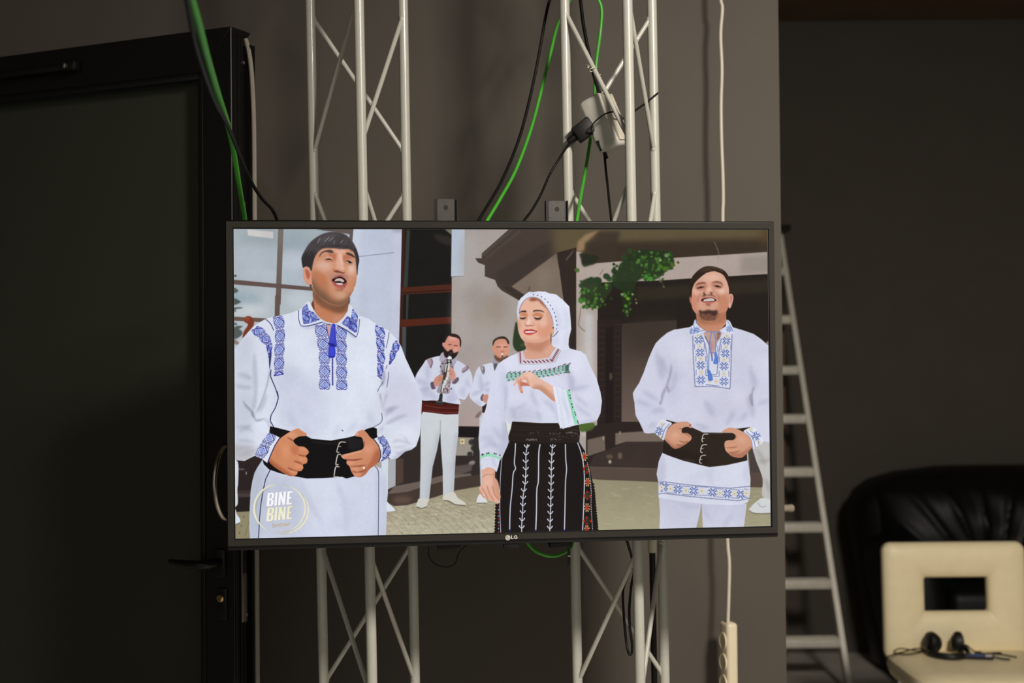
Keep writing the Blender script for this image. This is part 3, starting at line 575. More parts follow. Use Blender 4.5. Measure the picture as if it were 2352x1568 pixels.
    F(z(440, 1120, 560, 1260, 700, 1400, 880, 1450, 1060, 1400, 1130, 1260, 1130, 1420, 1000, 1560, 800, 1540, 600, 1440, 470, 1300), (122, 80, 58), .85, 3); F(z(1040, 1300, 1110, 1250, 1110, 1540, 1060, 1560), (150, 95, 70), .7, 2); E(748, 717, 12, 6, (210, 120, 84), .6, 5); E(776, 733, 14, 7, (214, 152, 126), .7, 5)
    F(z(462, 1330, 430, 1400, 470, 1500, 490, 1480), (80, 44, 40), .8, 1); clip()
    # collar
    F(zb(1065, 222, 1058, 320, 1078, 420, 1108, 468, 1180, 478, 1300, 452, 1448, 408, 1380, 330, 1290, 240, 1240, 100, 1215, 82, 1180, 108, 1110, 200), (219, 224, 238), 1, .3, 0)
    cp = zb(1112, 200, 1195, 118, 1225, 225, 1290, 245, 1400, 370, 1250, 425, 1140, 440, 1118, 330); clip(cp, 0); F(cp, (176, 190, 228), .9, 0, 0)
    embroider(zb(1180, 105, 1090, 250, 1120, 450), zb(1290, 200, 1230, 260, 1250, 450), 2.3); embroider(zb(1230, 230, 1250, 440), zb(1440, 300, 1400, 440), 1.5); clip()
    L(zb(1066, 225, 1060, 330, 1082, 425, 1108, 467, 1200, 470, 1300, 448, 1440, 408), 1.5, navy, .95, .2); dashes(zb(1200, 470, 1300, 448, 1440, 408), 2.2, 2.2, 1.6, navy, .9)
    F(zc(400, 118, 432, 135, 520, 270, 560, 345, 545, 520, 520, 600, 500, 608, 380, 520, 215, 430, 290, 370, 370, 270, 415, 190), (220, 225, 239), 1, .3, 0)
    cp = zc(455, 180, 535, 300, 525, 540, 492, 555, 290, 410, 380, 295, 432, 335); clip(cp, 0); F(cp, (180, 194, 230), .9, 0, 0)
    embroider(zc(440, 160, 400, 330, 440, 560), zc(560, 280, 530, 400, 530, 580), 2.2, col2=(120, 150, 225)); embroider(zc(270, 400, 420, 510), zc(380, 280, 460, 400), 1.4, col2=(120, 150, 225)); clip()
    L(zc(560, 345, 548, 500, 520, 598, 500, 608, 380, 520, 220, 435), 1.5, (52, 58, 120), .9, .2); dashes(zc(500, 608, 380, 520, 220, 435), 2.2, 2.4, 1.6, navy, .9)
    F(zc(62, 428, 130, 430, 122, 560, 105, 650, 85, 560), (206, 168, 160), 1, .3); L(zc(60, 430, 85, 560, 104, 650), 1.5, (48, 50, 120), .9, .2); L(zc(20, 400, 100, 428, 220, 436), 1.5, (50, 54, 140), .95, .2)
    F(zc(150, 428, 195, 430, 205, 560, 215, 755, 160, 745, 105, 730, 118, 560), (62, 68, 192), 1, .3); F(zc(110, 735, 190, 755, 192, 912, 98, 912), (58, 66, 200), 1, .3); F(zc(100, 705, 160, 715, 205, 745, 180, 765, 105, 735), (36, 34, 128), .9, .4)
    for x in (130, 150, 170): L(zc(x, 450, x - 10, 700), .9, (98, 106, 220), .7, .3); L(zc(x - 5, 770, x - 8, 900), .9, (92, 102, 222), .7, .3)
    L(zc(100, 908, 190, 908), 2, (40, 38, 140), .8, .5); L(zc(215, 700, 250, 790, 230, 860, 205, 850), 1.2, (60, 64, 160), .8, .3)
    L(zc(152, 915, 158, 1345), 2.2, (46, 48, 128), 1, .2, 0); dashes(zc(158, 930, 158, 1345), 3.2, 4.6, 1.1, (60, 64, 140), 1.57)
    # belt
    belt = Wd(621, 979, 665, 990, 703, 1001, 716, 1008, 760, 1012, 800, 1005, 815, 1001, 843, 985, 857, 981, 866, 985, 866, 1000, 870, 1010, 864, 1060, 830, 1090, 796, 1099, 786, 1095, 745, 1098, 705, 1099, 660, 1091, 640, 1086, 618, 1078, 606, 1066, 604, 1058, 616, 1030)
    F(belt, (21, 19, 20), 1, .3, 0); clip(belt, 0); L(Wd(716, 1014, 760, 1019, 810, 1008), 3, (46, 42, 42), .6, 1.5); F(zr(400, 730, 500, 720, 630, 760, 600, 880, 430, 900), (36, 34, 36), .8, 2.5); clip()
    for p in (zr(375, 790, 295, 786, 266, 815, 232, 925, 240, 945, 268, 945), zr(300, 986, 246, 986, 216, 1118, 222, 1136, 260, 1138), zr(275, 1176, 212, 1182, 190, 1308, 196, 1330, 265, 1330)):
        L(p, 2.3, (196, 188, 180), 1, .3); L([p[1], p[2]], 1.2, (240, 236, 230), .9, .3, 0); L([(p[2][0] - 1, p[2][1] + 6), (p[2][0] + 5, p[2][1] + 6)], 1.4, (210, 204, 198), .9, .3, 0)
    # left hand and cuff
    hand = zl(770, 735, 920, 630, 1000, 590, 1060, 572, 1120, 612, 1185, 652, 1176, 690, 1080, 700, 1005, 738, 985, 778, 1050, 845, 1150, 862, 1212, 912, 1222, 960, 1180, 1005, 1206, 1060, 1188, 1118, 1132, 1140, 1140, 1190, 1105, 1240, 1052, 1246, 1046, 1282, 1000, 1316, 900, 1310, 700, 1190, 600, 1090, 608, 1000, 680, 850)
    F(hand, (202, 133, 96), 1, .3); clip(hand)
    F(zl(600, 1050, 780, 1180, 960, 1290, 1040, 1290, 900, 1330, 600, 1200), (160, 84, 54), .8, 3); E(657, 1035, 15, 14, (214, 146, 108), .7, 5); E(670, 1000, 14, 8, (216, 154, 124), .7, 4); E(640, 1040, 8, 18, (190, 118, 84), .5, 5); F(zl(940, 860, 1060, 860, 1040, 980, 960, 960), (176, 98, 68), .5, 3)
    for p in (zl(1060, 975, 1110, 1000, 1195, 1006), zl(985, 1080, 1060, 1105, 1135, 1140), zl(890, 1180, 960, 1220, 1060, 1246), zl(880, 710, 950, 750, 985, 778)): L(p, 2.6, (120, 54, 36), .85, .9, taper=1)
    for x, y in ((1130, 900), (1120, 1050), (1060, 1170), (980, 1260)): E(530 + x / 6.817, 900 + y / 6.817, 9, 4, (218, 148, 112), .7, 2, .2)
    E(700, 992, 4, 2.6, (226, 170, 156), .9, .8, .6); L(zl(1000, 590, 1060, 574, 1115, 612), 3, (224, 164, 136), .7, 1.2); clip()
    cf = zl(600, 635, 690, 675, 772, 718, 700, 830, 640, 960, 575, 1118, 500, 1060, 375, 1000, 400, 930, 500, 760)
    F(cf, (218, 223, 238), 1, .3, 0); clip(cf, 0); embroider(zl(560, 600, 480, 760, 370, 960, 330, 1060), zl(740, 660, 670, 800, 560, 1000, 500, 1120), 2.35, (50, 52, 120)); clip()
    dashes(zl(772, 720, 700, 830, 640, 960, 578, 1115), 2.4, 2.6, 2, (40, 40, 84), .6); L(zl(772, 720, 700, 830, 640, 960, 590, 1080), 1.2, (40, 40, 84), .8, .3)
    # right hand and cuff
    hand = zr(545, 632, 640, 596, 700, 640, 765, 720, 845, 772, 892, 870, 920, 980, 900, 1085, 830, 1150, 750, 1205, 680, 1290, 600, 1336, 510, 1320, 460, 1250, 428, 1170, 382, 1120, 386, 1068, 340, 1050, 298, 1010, 320, 985, 500, 938, 640, 890, 642, 780, 612, 712, 520, 692)
    F(hand, (204, 137, 104), 1, .3); clip(hand)
    F(zr(860, 900, 930, 960, 900, 1100, 760, 1210, 660, 1310, 560, 1340, 720, 1150), (166, 92, 64), .8, 3.5); E(845, 1030, 12, 10, (222, 158, 130), .7, 5); L(zr(330, 1000, 480, 960, 620, 930), 4, (222, 164, 138), .8, 1.4); E(788, 1052, 3, 3, (224, 168, 160), .8, .8); E(820, 996, 3, 3.5, (228, 172, 160), .9, 1)
    for p, w in ((zr(350, 1055, 480, 1068, 640, 1046), 3.2), (zr(430, 1172, 560, 1165, 690, 1145), 2.4), (zr(470, 1240, 560, 1262, 700, 1215), 2.4), (zr(645, 880, 660, 800, 650, 770), 2)): L(p, w, (112, 50, 34), .85, .9, taper=1)
    for x, y in ((450, 1110), (520, 1200), (560, 1290)): E(740 + x / 6.817, 900 + y / 6.817, 9, 4, (222, 158, 130), .6, 2)
    clip(); E(836, 1074.6, 2.6, 3, (236, 214, 200), 1, .4); E(836, 1074.6, 1.2, 1.4, (255, 250, 244))
    cf = zr(805, 735, 862, 712, 955, 678, 1020, 760, 1078, 890, 1075, 960, 1040, 1030, 882, 1110, 920, 1010, 915, 930, 880, 830)
    F(cf, (220, 225, 240), 1, .3, 0); clip(cf, 0); embroider(zr(985, 640, 1040, 760, 1090, 880, 1085, 1000, 1040, 1060), zr(850, 730, 930, 830, 950, 960, 930, 1060, 880, 1130), 2.4, (52, 56, 128)); clip()
    dashes(zr(808, 738, 880, 832, 915, 930, 920, 1010, 884, 1105), 2.4, 2.6, 2, (44, 46, 70), .6)
    # head
    F(z(285, 745, 330, 718, 390, 755, 432, 860, 436, 1045, 385, 1062, 330, 1022, 288, 900), (214, 150, 126), 1, .4); F(z(318, 790, 350, 770, 400, 830, 405, 900, 370, 960, 330, 880), (168, 88, 66), .8, 1.2); L(z(300, 780, 320, 880, 360, 970), 2, (222, 160, 140), .8, .8)
    face = z(430, 800, 450, 620, 480, 520, 560, 420, 700, 350, 900, 350, 1100, 370, 1210, 470, 1242, 620, 1254, 800, 1245, 950, 1205, 1120, 1125, 1260, 1060, 1350, 975, 1408, 850, 1405, 700, 1345, 560, 1245, 460, 1085, 436, 930)
    F(face, (200, 142, 112), 1, .5); clip(face)
    F(z(430, 850, 520, 800, 640, 860, 720, 980, 740, 1150, 820, 1290, 960, 1330, 1080, 1260, 1180, 1120, 1250, 900, 1260, 1420, 430, 1420), (176, 112, 80), .75, 4); F(z(430, 960, 560, 1100, 700, 1210, 780, 1310, 940, 1350, 1080, 1290, 1150, 1200, 1150, 1440, 430, 1440), (112, 86, 68), .85, 5)
    E(744, 610, 18, 9, (226, 190, 178), .75, 6, .15); E(807, 618, 8, 13, (230, 202, 190), .8, 5); E(780, 577, 18, 8, (222, 172, 152), .9, 4); E(744, 578, 18, 4, (216, 160, 136), .7, 3); E(783, 678, 12, 6, (206, 166, 142), .85, 4); E(742, 640, 10, 8, (196, 118, 80), .6, 4); E(806, 655, 5, 10, (200, 128, 92), .6, 3)
    F(z(760, 470, 880, 480, 900, 560, 850, 620, 760, 560), (178, 104, 76), .7, 2.5); F(z(985, 560, 1060, 500, 1180, 560, 1060, 620, 1010, 640), (178, 104, 78), .7, 2.2)
    F(z(900, 480, 980, 470, 985, 620, 1010, 720, 950, 760, 880, 740), (218, 168, 148), .8, 2); L(z(950, 500, 975, 620, 990, 700), 5, (232, 192, 178), .8, 1.5); E(786, 616, 6, 4.5, (224, 174, 158), .8, 1.5); L(z(840, 760, 830, 800, 860, 820), 3, (170, 98, 74), .8, 1)
    F(z(845, 800, 890, 788, 960, 815, 1010, 830, 1040, 818, 1010, 852, 930, 838, 870, 828), (112, 58, 46), .9, .7); F(z(840, 870, 900, 850, 1020, 860, 1080, 900, 1100, 960, 940, 880, 820, 960), (160, 122, 118), .75, 2); F(z(740, 870, 800, 840, 830, 900, 770, 980), (168, 132, 116), .6, 2.5)
    L(z(672, 600, 740, 590, 815, 606), 3, (70, 48, 42), .95, .7, taper=1); E(755, 595.5, 4, 1.3, (44, 30, 28), .9, .6); L(z(690, 565, 760, 556, 815, 580), 2.4, (222, 184, 170), .8, .7); L(z(690, 622, 760, 630, 830, 618), 2, (164, 100, 76), .7, .8)
    L(z(1045, 632, 1100, 622, 1175, 662), 3, (60, 40, 36), .95, .5, taper=1); F(z(1058, 642, 1085, 632, 1110, 650, 1080, 656), (206, 190, 184), .9, .5); E(803, 603, 4.6, 1.8, (40, 27, 26), .95, .6, .35); L(z(1050, 655, 1110, 690, 1170, 690), 1.8, (160, 96, 76), .7, .7); L(z(1060, 605, 1110, 600, 1165, 625), 2, (214, 170, 152), .7, .6)
    F(z(572, 562, 588, 500, 640, 450, 740, 424, 800, 432, 835, 468, 770, 478, 690, 462, 620, 490, 585, 545), (76, 60, 56), .95, .7); F(z(1050, 485, 1085, 470, 1150, 490, 1200, 530, 1215, 570, 1150, 535, 1085, 510), (66, 50, 46), .95, .6)
    F(z(790, 966, 860, 905, 940, 878, 1010, 900, 1078, 992, 1062, 1062, 1005, 1122, 920, 1122, 850, 1070), (164, 88, 78), 1, .7); F(z(800, 966, 870, 930, 945, 905, 1020, 940, 1064, 992, 1010, 1034, 900, 1026, 850, 1000), (36, 16, 16), 1, .4)
    F(z(850, 985, 872, 952, 935, 932, 1000, 955, 1026, 990, 1000, 1004, 940, 985, 880, 988), (206, 192, 182), 1, .4); 
    for x in (905, 945, 985): L(z(x, 945, x + 2, 985), .8, (140, 110, 100), .7, .3, 0)
    F(z(875, 1022, 960, 1018, 1005, 1030, 965, 1056, 905, 1048), (222, 198, 198), 1, .4); L(z(860, 1080, 930, 1108, 1010, 1100), 4, (196, 112, 102), .8, .9); F(z(860, 1120, 930, 1140, 1010, 1125, 980, 1160, 890, 1155), (140, 84, 66), .7, 1.6); clip()
    F(z(470, 1090, 560, 1245, 700, 1350, 850, 1412, 980, 1410, 1080, 1340, 1110, 1300, 1090, 1420, 960, 1480, 800, 1470, 640, 1380, 520, 1270), (104, 74, 58), .6, 2.6)
    for k in range(140):
        t = ARNG.random(); x = 500 + 600 * t; y = 1120 + 240 * math.sin(math.pi * (.15 + .75 * t)) + ARNG.uniform(-110, 40); E(660 + x / 7.84, 520 + (y + 30) / 7.84, .6, .6, (92, 68, 56), .16, .5)
    hair = z(255, 600, 262, 540, 300, 460, 400, 300, 550, 180, 700, 115, 850, 98, 1000, 128, 1110, 200, 1190, 300, 1250, 430, 1292, 600, 1272, 720, 1256, 885, 1242, 720, 1215, 520, 1160, 430, 1080, 400, 1000, 405, 930, 380, 840, 385, 720, 375, 600, 420, 505, 530, 462, 660, 432, 805, 395, 742, 330, 720, 285, 745, 268, 690)
    F(hair, (72, 66, 68), 1, .8); clip(hair)
    F(z(250, 560, 420, 430, 520, 480, 460, 680, 430, 820, 250, 760), (47, 42, 44), .9, 3); F(z(1180, 400, 1300, 460, 1300, 900, 1230, 900, 1230, 560), (50, 48, 52), .9, 2); F(z(600, 400, 760, 320, 940, 330, 1100, 370, 1060, 420, 700, 400), (58, 50, 52), .8, 2.5); F(z(520, 260, 720, 150, 900, 140, 860, 200, 640, 260), (92, 88, 92), .6, 4)
    clip(); [L(z(x + ARNG.uniform(-6, 6), 345, x - 14, 380, x - 26, 372 + np.interp(x, [560, 640, 720, 850, 960, 1040, 1130, 1200], [52, 14, -2, 0, 34, 26, 30, 80]) + ARNG.uniform(0, 22)), 2.6, (64, 57, 59), .55, .8, taper=1) for x in range(580, 1200, 9)]; clip(hair)
    for k in range(60):
        x, y = ARNG.uniform(330, 1180), ARNG.uniform(150, 420); L(z(x, y, x - 40, y + 60, x - 60, y + 130), 1, (104, 98, 102) if k % 2 else (48, 43, 46), .4, .4)
    for p in (z(770, 180, 720, 230, 660, 282), z(835, 190, 790, 230, 735, 275), z(1002, 240, 975, 275, 948, 305), z(600, 200, 570, 250, 540, 320), z(858, 250, 845, 290, 828, 335), z(1205, 350, 1190, 395), z(740, 200, 715, 240)): L(p, 1.3, (168, 164, 170), .75, .3, taper=1)
    clip(); F(z(398, 1060, 436, 1050, 428, 1110), (70, 50, 46), .9, .5); E(814.5, 662, 2.2, 3.5, (206, 200, 196), .8, .7); L(z(1115, 1280, 1108, 1390), 2.4, (52, 46, 38), .9, .6, 0)

def paint_woman():
    zb = Z(1090, 780, 7.126); zk = Z(1080, 960, 5.806); z = Z(1160, 660, 9.22)
    wh, sh = (213, 215, 233), (172, 174, 198)
    # skirt
    sk = zk(550, 45, 900, 65, 1200, 65, 1240, 130, 1440, 85, 1465, 200, 1452, 315, 1530, 440, 1590, 640, 1640, 880, 1665, 1000, 1680, 1250, 1700, 1400, 1705, 1700, 325, 1700, 335, 1530, 340, 1400, 352, 1160, 388, 1130, 395, 1000, 350, 740, 350, 700, 430, 500, 520, 290, 508, 250, 540, 170)
    F(sk, (31, 26, 25), 1, .4, 0); clip(sk, 0); F(zk(540, 50, 1460, 60, 1460, 320, 510, 320), (42, 34, 31), .8, 5, 0); F(zk(880, 500, 1060, 500, 1060, 1500, 880, 1500), (38, 30, 27), .6, 8, 0); clip()
    for k in range(17): E(1080 + (1640 + 60 * k / 17) / 5.806, 960 + (880 + k * 38) / 5.806, 3, 2.6, (30, 26, 25))
    for k in range(10): E(1080 + (350 - k * 1.5) / 5.806, 960 + (1160 + k * 40) / 5.806, 2.6, 3, (26, 22, 22))
    wt = (214, 218, 232)
    for w, p in ((1.5, (520, 300, 480, 400, 430, 510, 410, 700, 400, 900, 398, 1250, 410, 1540)), (2.5, (605, 335, 600, 450, 590, 600, 606, 672, 575, 740, 560, 950, 535, 1200, 528, 1485)), (2.3, (765, 345, 745, 480, 745, 650, 735, 860, 705, 1060, 700, 1250, 690, 1400, 688, 1518)), (2.8, (932, 348, 915, 480, 910, 830, 890, 950, 885, 1250, 875, 1495)),
                 (2.4, (1102, 345, 1085, 560, 1080, 850, 1075, 1150, 1070, 1350, 1062, 1505)), (2.5, (1270, 345, 1275, 550, 1286, 680, 1272, 850, 1265, 1200, 1258, 1495)), (2.3, (1432, 322, 1490, 500, 1522, 750, 1515, 1150, 1500, 1495))):
        L(zk(*p), w, wt, .97, .25); dashes(spline(zk(*p), False), 2.1, 1, 1, (150, 152, 168), .6, .7)
    for xs, ys in (((755, 745, 740, 742, 735, 735, 716, 708, 706, 702, 694, 688), (375, 475, 575, 672, 775, 862, 960, 1058, 1152, 1252, 1352, 1452)), ((1102, 1090, 1083, 1084, 1082, 1080, 1075, 1072, 1070, 1070, 1066, 1064), (378, 478, 582, 676, 775, 870, 965, 1062, 1162, 1260, 1362, 1458))):
        for x, y in zip(xs, ys):
            for s in (-1, 1):
                L(zk(x, y + 14, x + s * 17, y + 6, x + s * 31, y - 14), 2.1, wt, .95, .25); E(1080 + (x + s * 31) / 5.806, 960 + (y - 15) / 5.806, 1.5, 1.5, wt)
    for x, y in ((527, 1500), (875, 1500), (1262, 1495)): E(1080 + x / 5.806, 960 + y / 5.806, 2.4, 2, (38, 40, 130), .9, .5)
    for x, y, n in ((780, 195, 10), (1060, 205, 20), (1280, 195, 40), (1290, 160, 8), (1420, 125, 4), (1150, 246, 6), (1330, 240, 8), (740, 285, 60), (1070, 280, 22), (1290, 275, 5)):
        for k in range(n): E(1080 + (x + ARNG.uniform(0, 150)) / 5.806, 960 + (y + ARNG.uniform(-12, 14)) / 5.806, .7, .6, (150, 146, 144), .8)
    for y in (110, 150, 225, 300): L(zk(540, y, 900, y + 14, 1440, y + 8), 1, (62, 52, 46), .5, .5)
    # floral panel
    for x, y in ((1525, 512), (1565, 852), (1560, 1192), (1556, 1485)):
        cx, cy = 1080 + x / 5.806, 960 + y / 5.806
        for k in range(8):
            t = k * math.pi / 4 + .39; c, s = math.cos(t), math.sin(t)
            L([(cx + c * 2, cy + s * 2.6), (cx + c * 7, cy + s * 10.5)], 2.6, (206, 182, 128), .95, .3, 0); L([(cx, cy), (cx + c * 4.6, cy + s * 6.6)], 1.9, (176, 40, 28), .95, .3, 0)
    for x, y in ((1550, 635), (1557, 722), (1562, 985), (1562, 1072), (1556, 1325), (1557, 1415), (1520, 675), (1596, 1036), (1530, 1035), (1604, 1370), (1522, 1370), (1585, 690)): E(1080 + x / 5.806, 960 + y / 5.806, 2.6, 3.6, (168, 34, 26), .95, .4)
    for x, y in ((1556, 680), (1562, 1030), (1557, 1370)):
        for s in (-1, 1): L(zk(x - 34, y - s * 46, x, y, x + 34, y + s * 46), 1.5, (44, 92, 52), .9, .4)
    dashes(zk(1562, 595, 1590, 720, 1605, 850, 1616, 1000, 1612, 1150, 1620, 1300, 1634, 1500), 4, 2.4, 1.8, (214, 210, 210), .9)
    for k in range(9): E(1080 + 380 / 5.806, 960 + (1180 + k * 42) / 5.806, 1.6, 2, ((150, 44, 40), (150, 150, 160))[k % 2], .9, .3)
    # hand hanging down
    hd = zk(160, 665, 240, 635, 312, 650, 332, 710, 332, 790, 372, 850, 400, 1000, 408, 1060, 395, 1085, 388, 1132, 320, 1118, 250, 1092, 180, 1062, 130, 995, 118, 935, 150, 880, 158, 780)
    F(hd, (222, 172, 150), 1, .3); clip(hd); F(zk(300, 700, 420, 900, 420, 1100, 340, 1000), (196, 138, 112), .6, 2.5); E(1120, 1110, 8, 14, (232, 190, 172), .6, 4)
    for p in (zk(160, 930, 200, 1000, 240, 1080), zk(225, 900, 260, 1010, 320, 1100), zk(300, 900, 330, 1020, 385, 1085), zk(120, 950, 150, 1010, 185, 1055)): L(p, 1.8, (168, 104, 82), .8, .8)
    E(1080 + 380 / 5.806, 960 + 1128 / 5.806, 2, 1.2, (226, 186, 180), .9, .4); clip(); L(zk(162, 792, 200, 758, 260, 750, 330, 760), 1.4, (146, 112, 88), .95, .3); dashes(zk(162, 792, 200, 758, 260, 750, 330, 760), 2.6, 1, 1.2, (210, 180, 150), 0); E(1111, 1136.5, 2.4, 1.4, (236, 214, 190), .9, .4)
    # blouse
    arm = zb(470, 330, 380, 400, 335, 500, 300, 620, 255, 800, 222, 950, 182, 1130, 130, 1300, 92, 1440) + zk(122, 150, 112, 270, 118, 400, 140, 500, 145, 560, 160, 690, 170, 672, 250, 640, 320, 672, 352, 716, 395, 560, 440, 500, 475, 420, 512, 300, 508, 200, 470, 60) + zb(500, 1200, 560, 700)
    body = zb(860, 160, 740, 205, 600, 260, 470, 330, 420, 500, 480, 900, 490, 1340, 600, 1388, 620, 1335, 850, 1345, 1100, 1362, 1370, 1360, 1410, 1420, 1440, 1456, 1690, 1390, 1900, 1350, 2010, 1312, 2062, 1200, 2086, 1000, 2060, 850, 2000, 640, 1880, 400, 1822, 245, 1740, 188, 1560, 140, 1450, 90, 1300, 120, 1000, 330)
    F(zk(470, 40, 560, 40, 545, 130, 510, 240), (226, 226, 222), 1, .4, 0)
    F(body, wh, 1, .3, 0); F(arm, (209, 211, 230), 1, .3, 0)
    clip(arm, 0); F(zk(440, 40, 530, 40, 520, 330, 400, 580, 380, 560), (178, 180, 204), .75, 5, 0); F(zb(420, 500, 520, 500, 540, 1300, 460, 1300), (196, 198, 220), .7, 5, 0)
    folds([(8, zk(120, 300, 230, 262, 340, 280)), (8, zk(150, 390, 280, 350, 420, 370)), (10, zk(300, 120, 380, 220, 460, 300)), (8, zk(200, 300, 300, 330, 400, 440))], sh, .7, 2.5); clip()
    clip(body, 0)
    F(zb(540, 1090, 700, 1060, 1000, 1160, 1100, 1340, 520, 1330), (188, 188, 208), .6, 8, 0); F(zb(1560, 480, 1640, 700, 1580, 840, 1500, 640), (190, 190, 216), .7, 4); E(1325, 830, 20, 30, (224, 226, 242), .7, 10)
    folds([(7, zb(500, 740, 520, 900, 500, 1200)), (9, zb(600, 1100, 640, 1200, 680, 1320)), (8, zb(1000, 1160, 1060, 1260, 1080, 1350)), (8, zb(940, 800, 960, 960, 1060, 1120)), (9, zb(1540, 840, 1660, 800, 1900, 760)), (7, zb(1640, 900, 1740, 1000, 1860, 1080)), (8, zb(1660, 1050, 1740, 1150, 1920, 1260)), (6, zb(1690, 1380, 1850, 1340, 2000, 1310)), (10, zb(1560, 560, 1600, 720, 1560, 820)), (10, zb(1120, 1000, 1240, 1060, 1320, 1180)), (6, zb(660, 1130, 780, 1090, 840, 1010))], sh, .75, 2)
    clip()
    # neck and neckline
    nk = z(440, 1130, 462, 1320, 370, 1350, 385, 1480, 520, 1530, 740, 1515, 920, 1480, 1010, 1360, 1075, 1265, 1000, 1200, 990, 1050)
    F(nk, (212, 160, 138), 1, .4); clip(nk); F(z(440, 1120, 640, 1170, 860, 1110, 960, 1060, 900, 1250, 760, 1360, 560, 1330, 450, 1290), (188, 126, 102), .85, 4); E(1262, 803, 12, 8, (222, 176, 156), .7, 5); L(z(870, 1190, 900, 1290, 950, 1350), 1.6, (190, 134, 112), .7, .8); clip()
    nb = zb(700, 215, 742, 198, 790, 172, 800, 230, 832, 312, 960, 322, 1200, 292, 1282, 250, 1392, 98, 1436, 112, 1330, 362, 985, 402, 730, 404)
    F(nb, (206, 196, 206), 1, .3, 0); L(zb(702, 220, 730, 402, 985, 402, 1328, 362, 1432, 114), 1.4, (172, 182, 184), .9, .3, 0)
    for a, b, n in (((745, 215), (752, 372), 8), ((1385, 125), (1275, 320), 9)):
        for k in range(n):
            x = a[0] + (b[0] - a[0]) * k / (n - 1); y = a[1] + (b[1] - a[1]) * k / (n - 1); L(zb(x - 12, y - 8 + (14 if b[0] > 1000 else 0) - 14, x + 10, y + 8 + (14 if b[0] > 1000 else 0)), 2.2, (214, 150, 160), .9, .3, 0); L(zb(x - 10, y - 10, x + 12, y + 12 + (10 if b[0] > 1000 else 0)), 1.7, (74, 30, 44), .95, .3, 0)
    for k in range(8):
        x, y = 800 + k * 62, 352 + 8 * math.sin(k * .5) - k * 3; L(zb(x - 10, y - 12, x + 50, y + 32), 2.2, (220, 160, 168), .9, .3, 0); L(zb(x, y - 10, x + 42, y + 24), 2, (70, 28, 42), .95, .3, 0)
    # chest band
    cb = zb(512, 580, 540, 545, 620, 528, 850, 530, 1000, 522, 1100, 505, 1200, 490, 1300, 470, 1400, 440, 1450, 405, 1560, 405, 1540, 470, 1575, 545, 1480, 545, 1400, 555, 1250, 592, 1040, 618, 800, 650, 640, 655, 530, 685)
    F(cb, (146, 192, 182), .95, .4, 0)
    clip(cb, 0)
    for k in range(30):
        t = k / 29; x = 530 + t * 1020; y0 = np.interp(x, [530, 850, 1100, 1300, 1450, 1560], [545, 535, 510, 472, 415, 405]); y1 = np.interp(x, [530, 850, 1100, 1300, 1570], [680, 645, 610, 580, 548])
        for v, c in ((.12, (70, 38, 52)), (.5, (112, 44, 52)), (.88, (60, 36, 52)), (.3, (96, 132, 130)), (.7, (186, 206, 206))):
            if (k + int(v * 10)) % 2: L(zb(x - 12, y0 + (y1 - y0) * v - 8, x + 12, y0 + (y1 - y0) * v + 8), 2, c, .9, .3, 0)
    F(zb(1480, 420, 1550, 420, 1530, 560, 1490, 540), (56, 76, 72), .7, 1.2); clip()
    for k in range(13):
        x = 545 + k * 82; y = np.interp(x, [530, 850, 1100, 1300, 1450, 1560], [545, 530, 505, 470, 410, 400]); L(zb(x - 4, y - 6, x + 30, y - 8, x + 44, y - 28), 1.7, (84, 46, 62), .9, .3, 0)
        if k not in (2, 3, 4): y = np.interp(x, [530, 850, 1100, 1300, 1570], [680, 650, 615, 588, 552]); L(zb(x, y, x + 24, y + 2), 1.3, (204, 120, 130), .9, .3, 0)
    # raised hand
    hd = zb(640, 745, 660, 690, 690, 635, 745, 588, 805, 540, 900, 520, 960, 545, 1010, 590, 1062, 632, 1200, 708, 1302, 782, 1325, 900, 1312, 1022, 1200, 932, 1100, 845, 1030, 808, 960, 800, 900, 760, 820, 755, 775, 770, 796, 860, 768, 874, 735, 830, 710, 730, 690, 715, 655, 748)
    F(hd, (226, 182, 162), 1, .3); clip(hd); F(zb(940, 800, 1060, 740, 1200, 820, 1330, 960, 1330, 1060, 1190, 950), (190, 134, 106), .8, 3); F(zb(755, 690, 880, 720, 890, 765, 770, 770), (190, 104, 82), .85, 1.2); F(zb(700, 680, 730, 660, 760, 690, 790, 850, 760, 870), (214, 146, 124), .8, 1); L(zb(760, 640, 750, 690, 765, 760), 2, (176, 104, 84), .7, .8); L(zb(800, 640, 840, 620, 860, 660, 890, 720), 3, (196, 134, 112), .7, 1.4); E(1215, 862, 10, 6, (236, 198, 182), .7, 4, .5)
    E(1198, 900, 2.5, 2, (206, 112, 100), .8, .6); E(1181, 884, 2, 3, (222, 160, 156), .8, .6, .5); clip(); E(1090 + 820 / 7.126, 780 + 677 / 7.126, 4.6, 1.9, (222, 224, 236), .95, .5, .25)
    # lace cuff
    lc = zb(1305, 765, 1296, 830, 1305, 920, 1345, 1080, 1375, 1180, 1400, 1290, 1408, 1420, 1442, 1457, 1640, 1395, 1600, 1200, 1545, 1020, 1510, 880, 1500, 828, 1400, 790)
    F(lc, (222, 225, 240), 1, .3, 0); folds([(5, zb(1420, 850, 1470, 1040, 1540, 1200, 1560, 1360)), (8, zb(1290, 1060, 1320, 1180, 1380, 1330))], (190, 192, 214), .7, 1.5)
    F(zb(1270, 1050, 1310, 1010, 1400, 1290, 1408, 1420, 1360, 1340, 1330, 1200), (204, 208, 228), .9, .8)
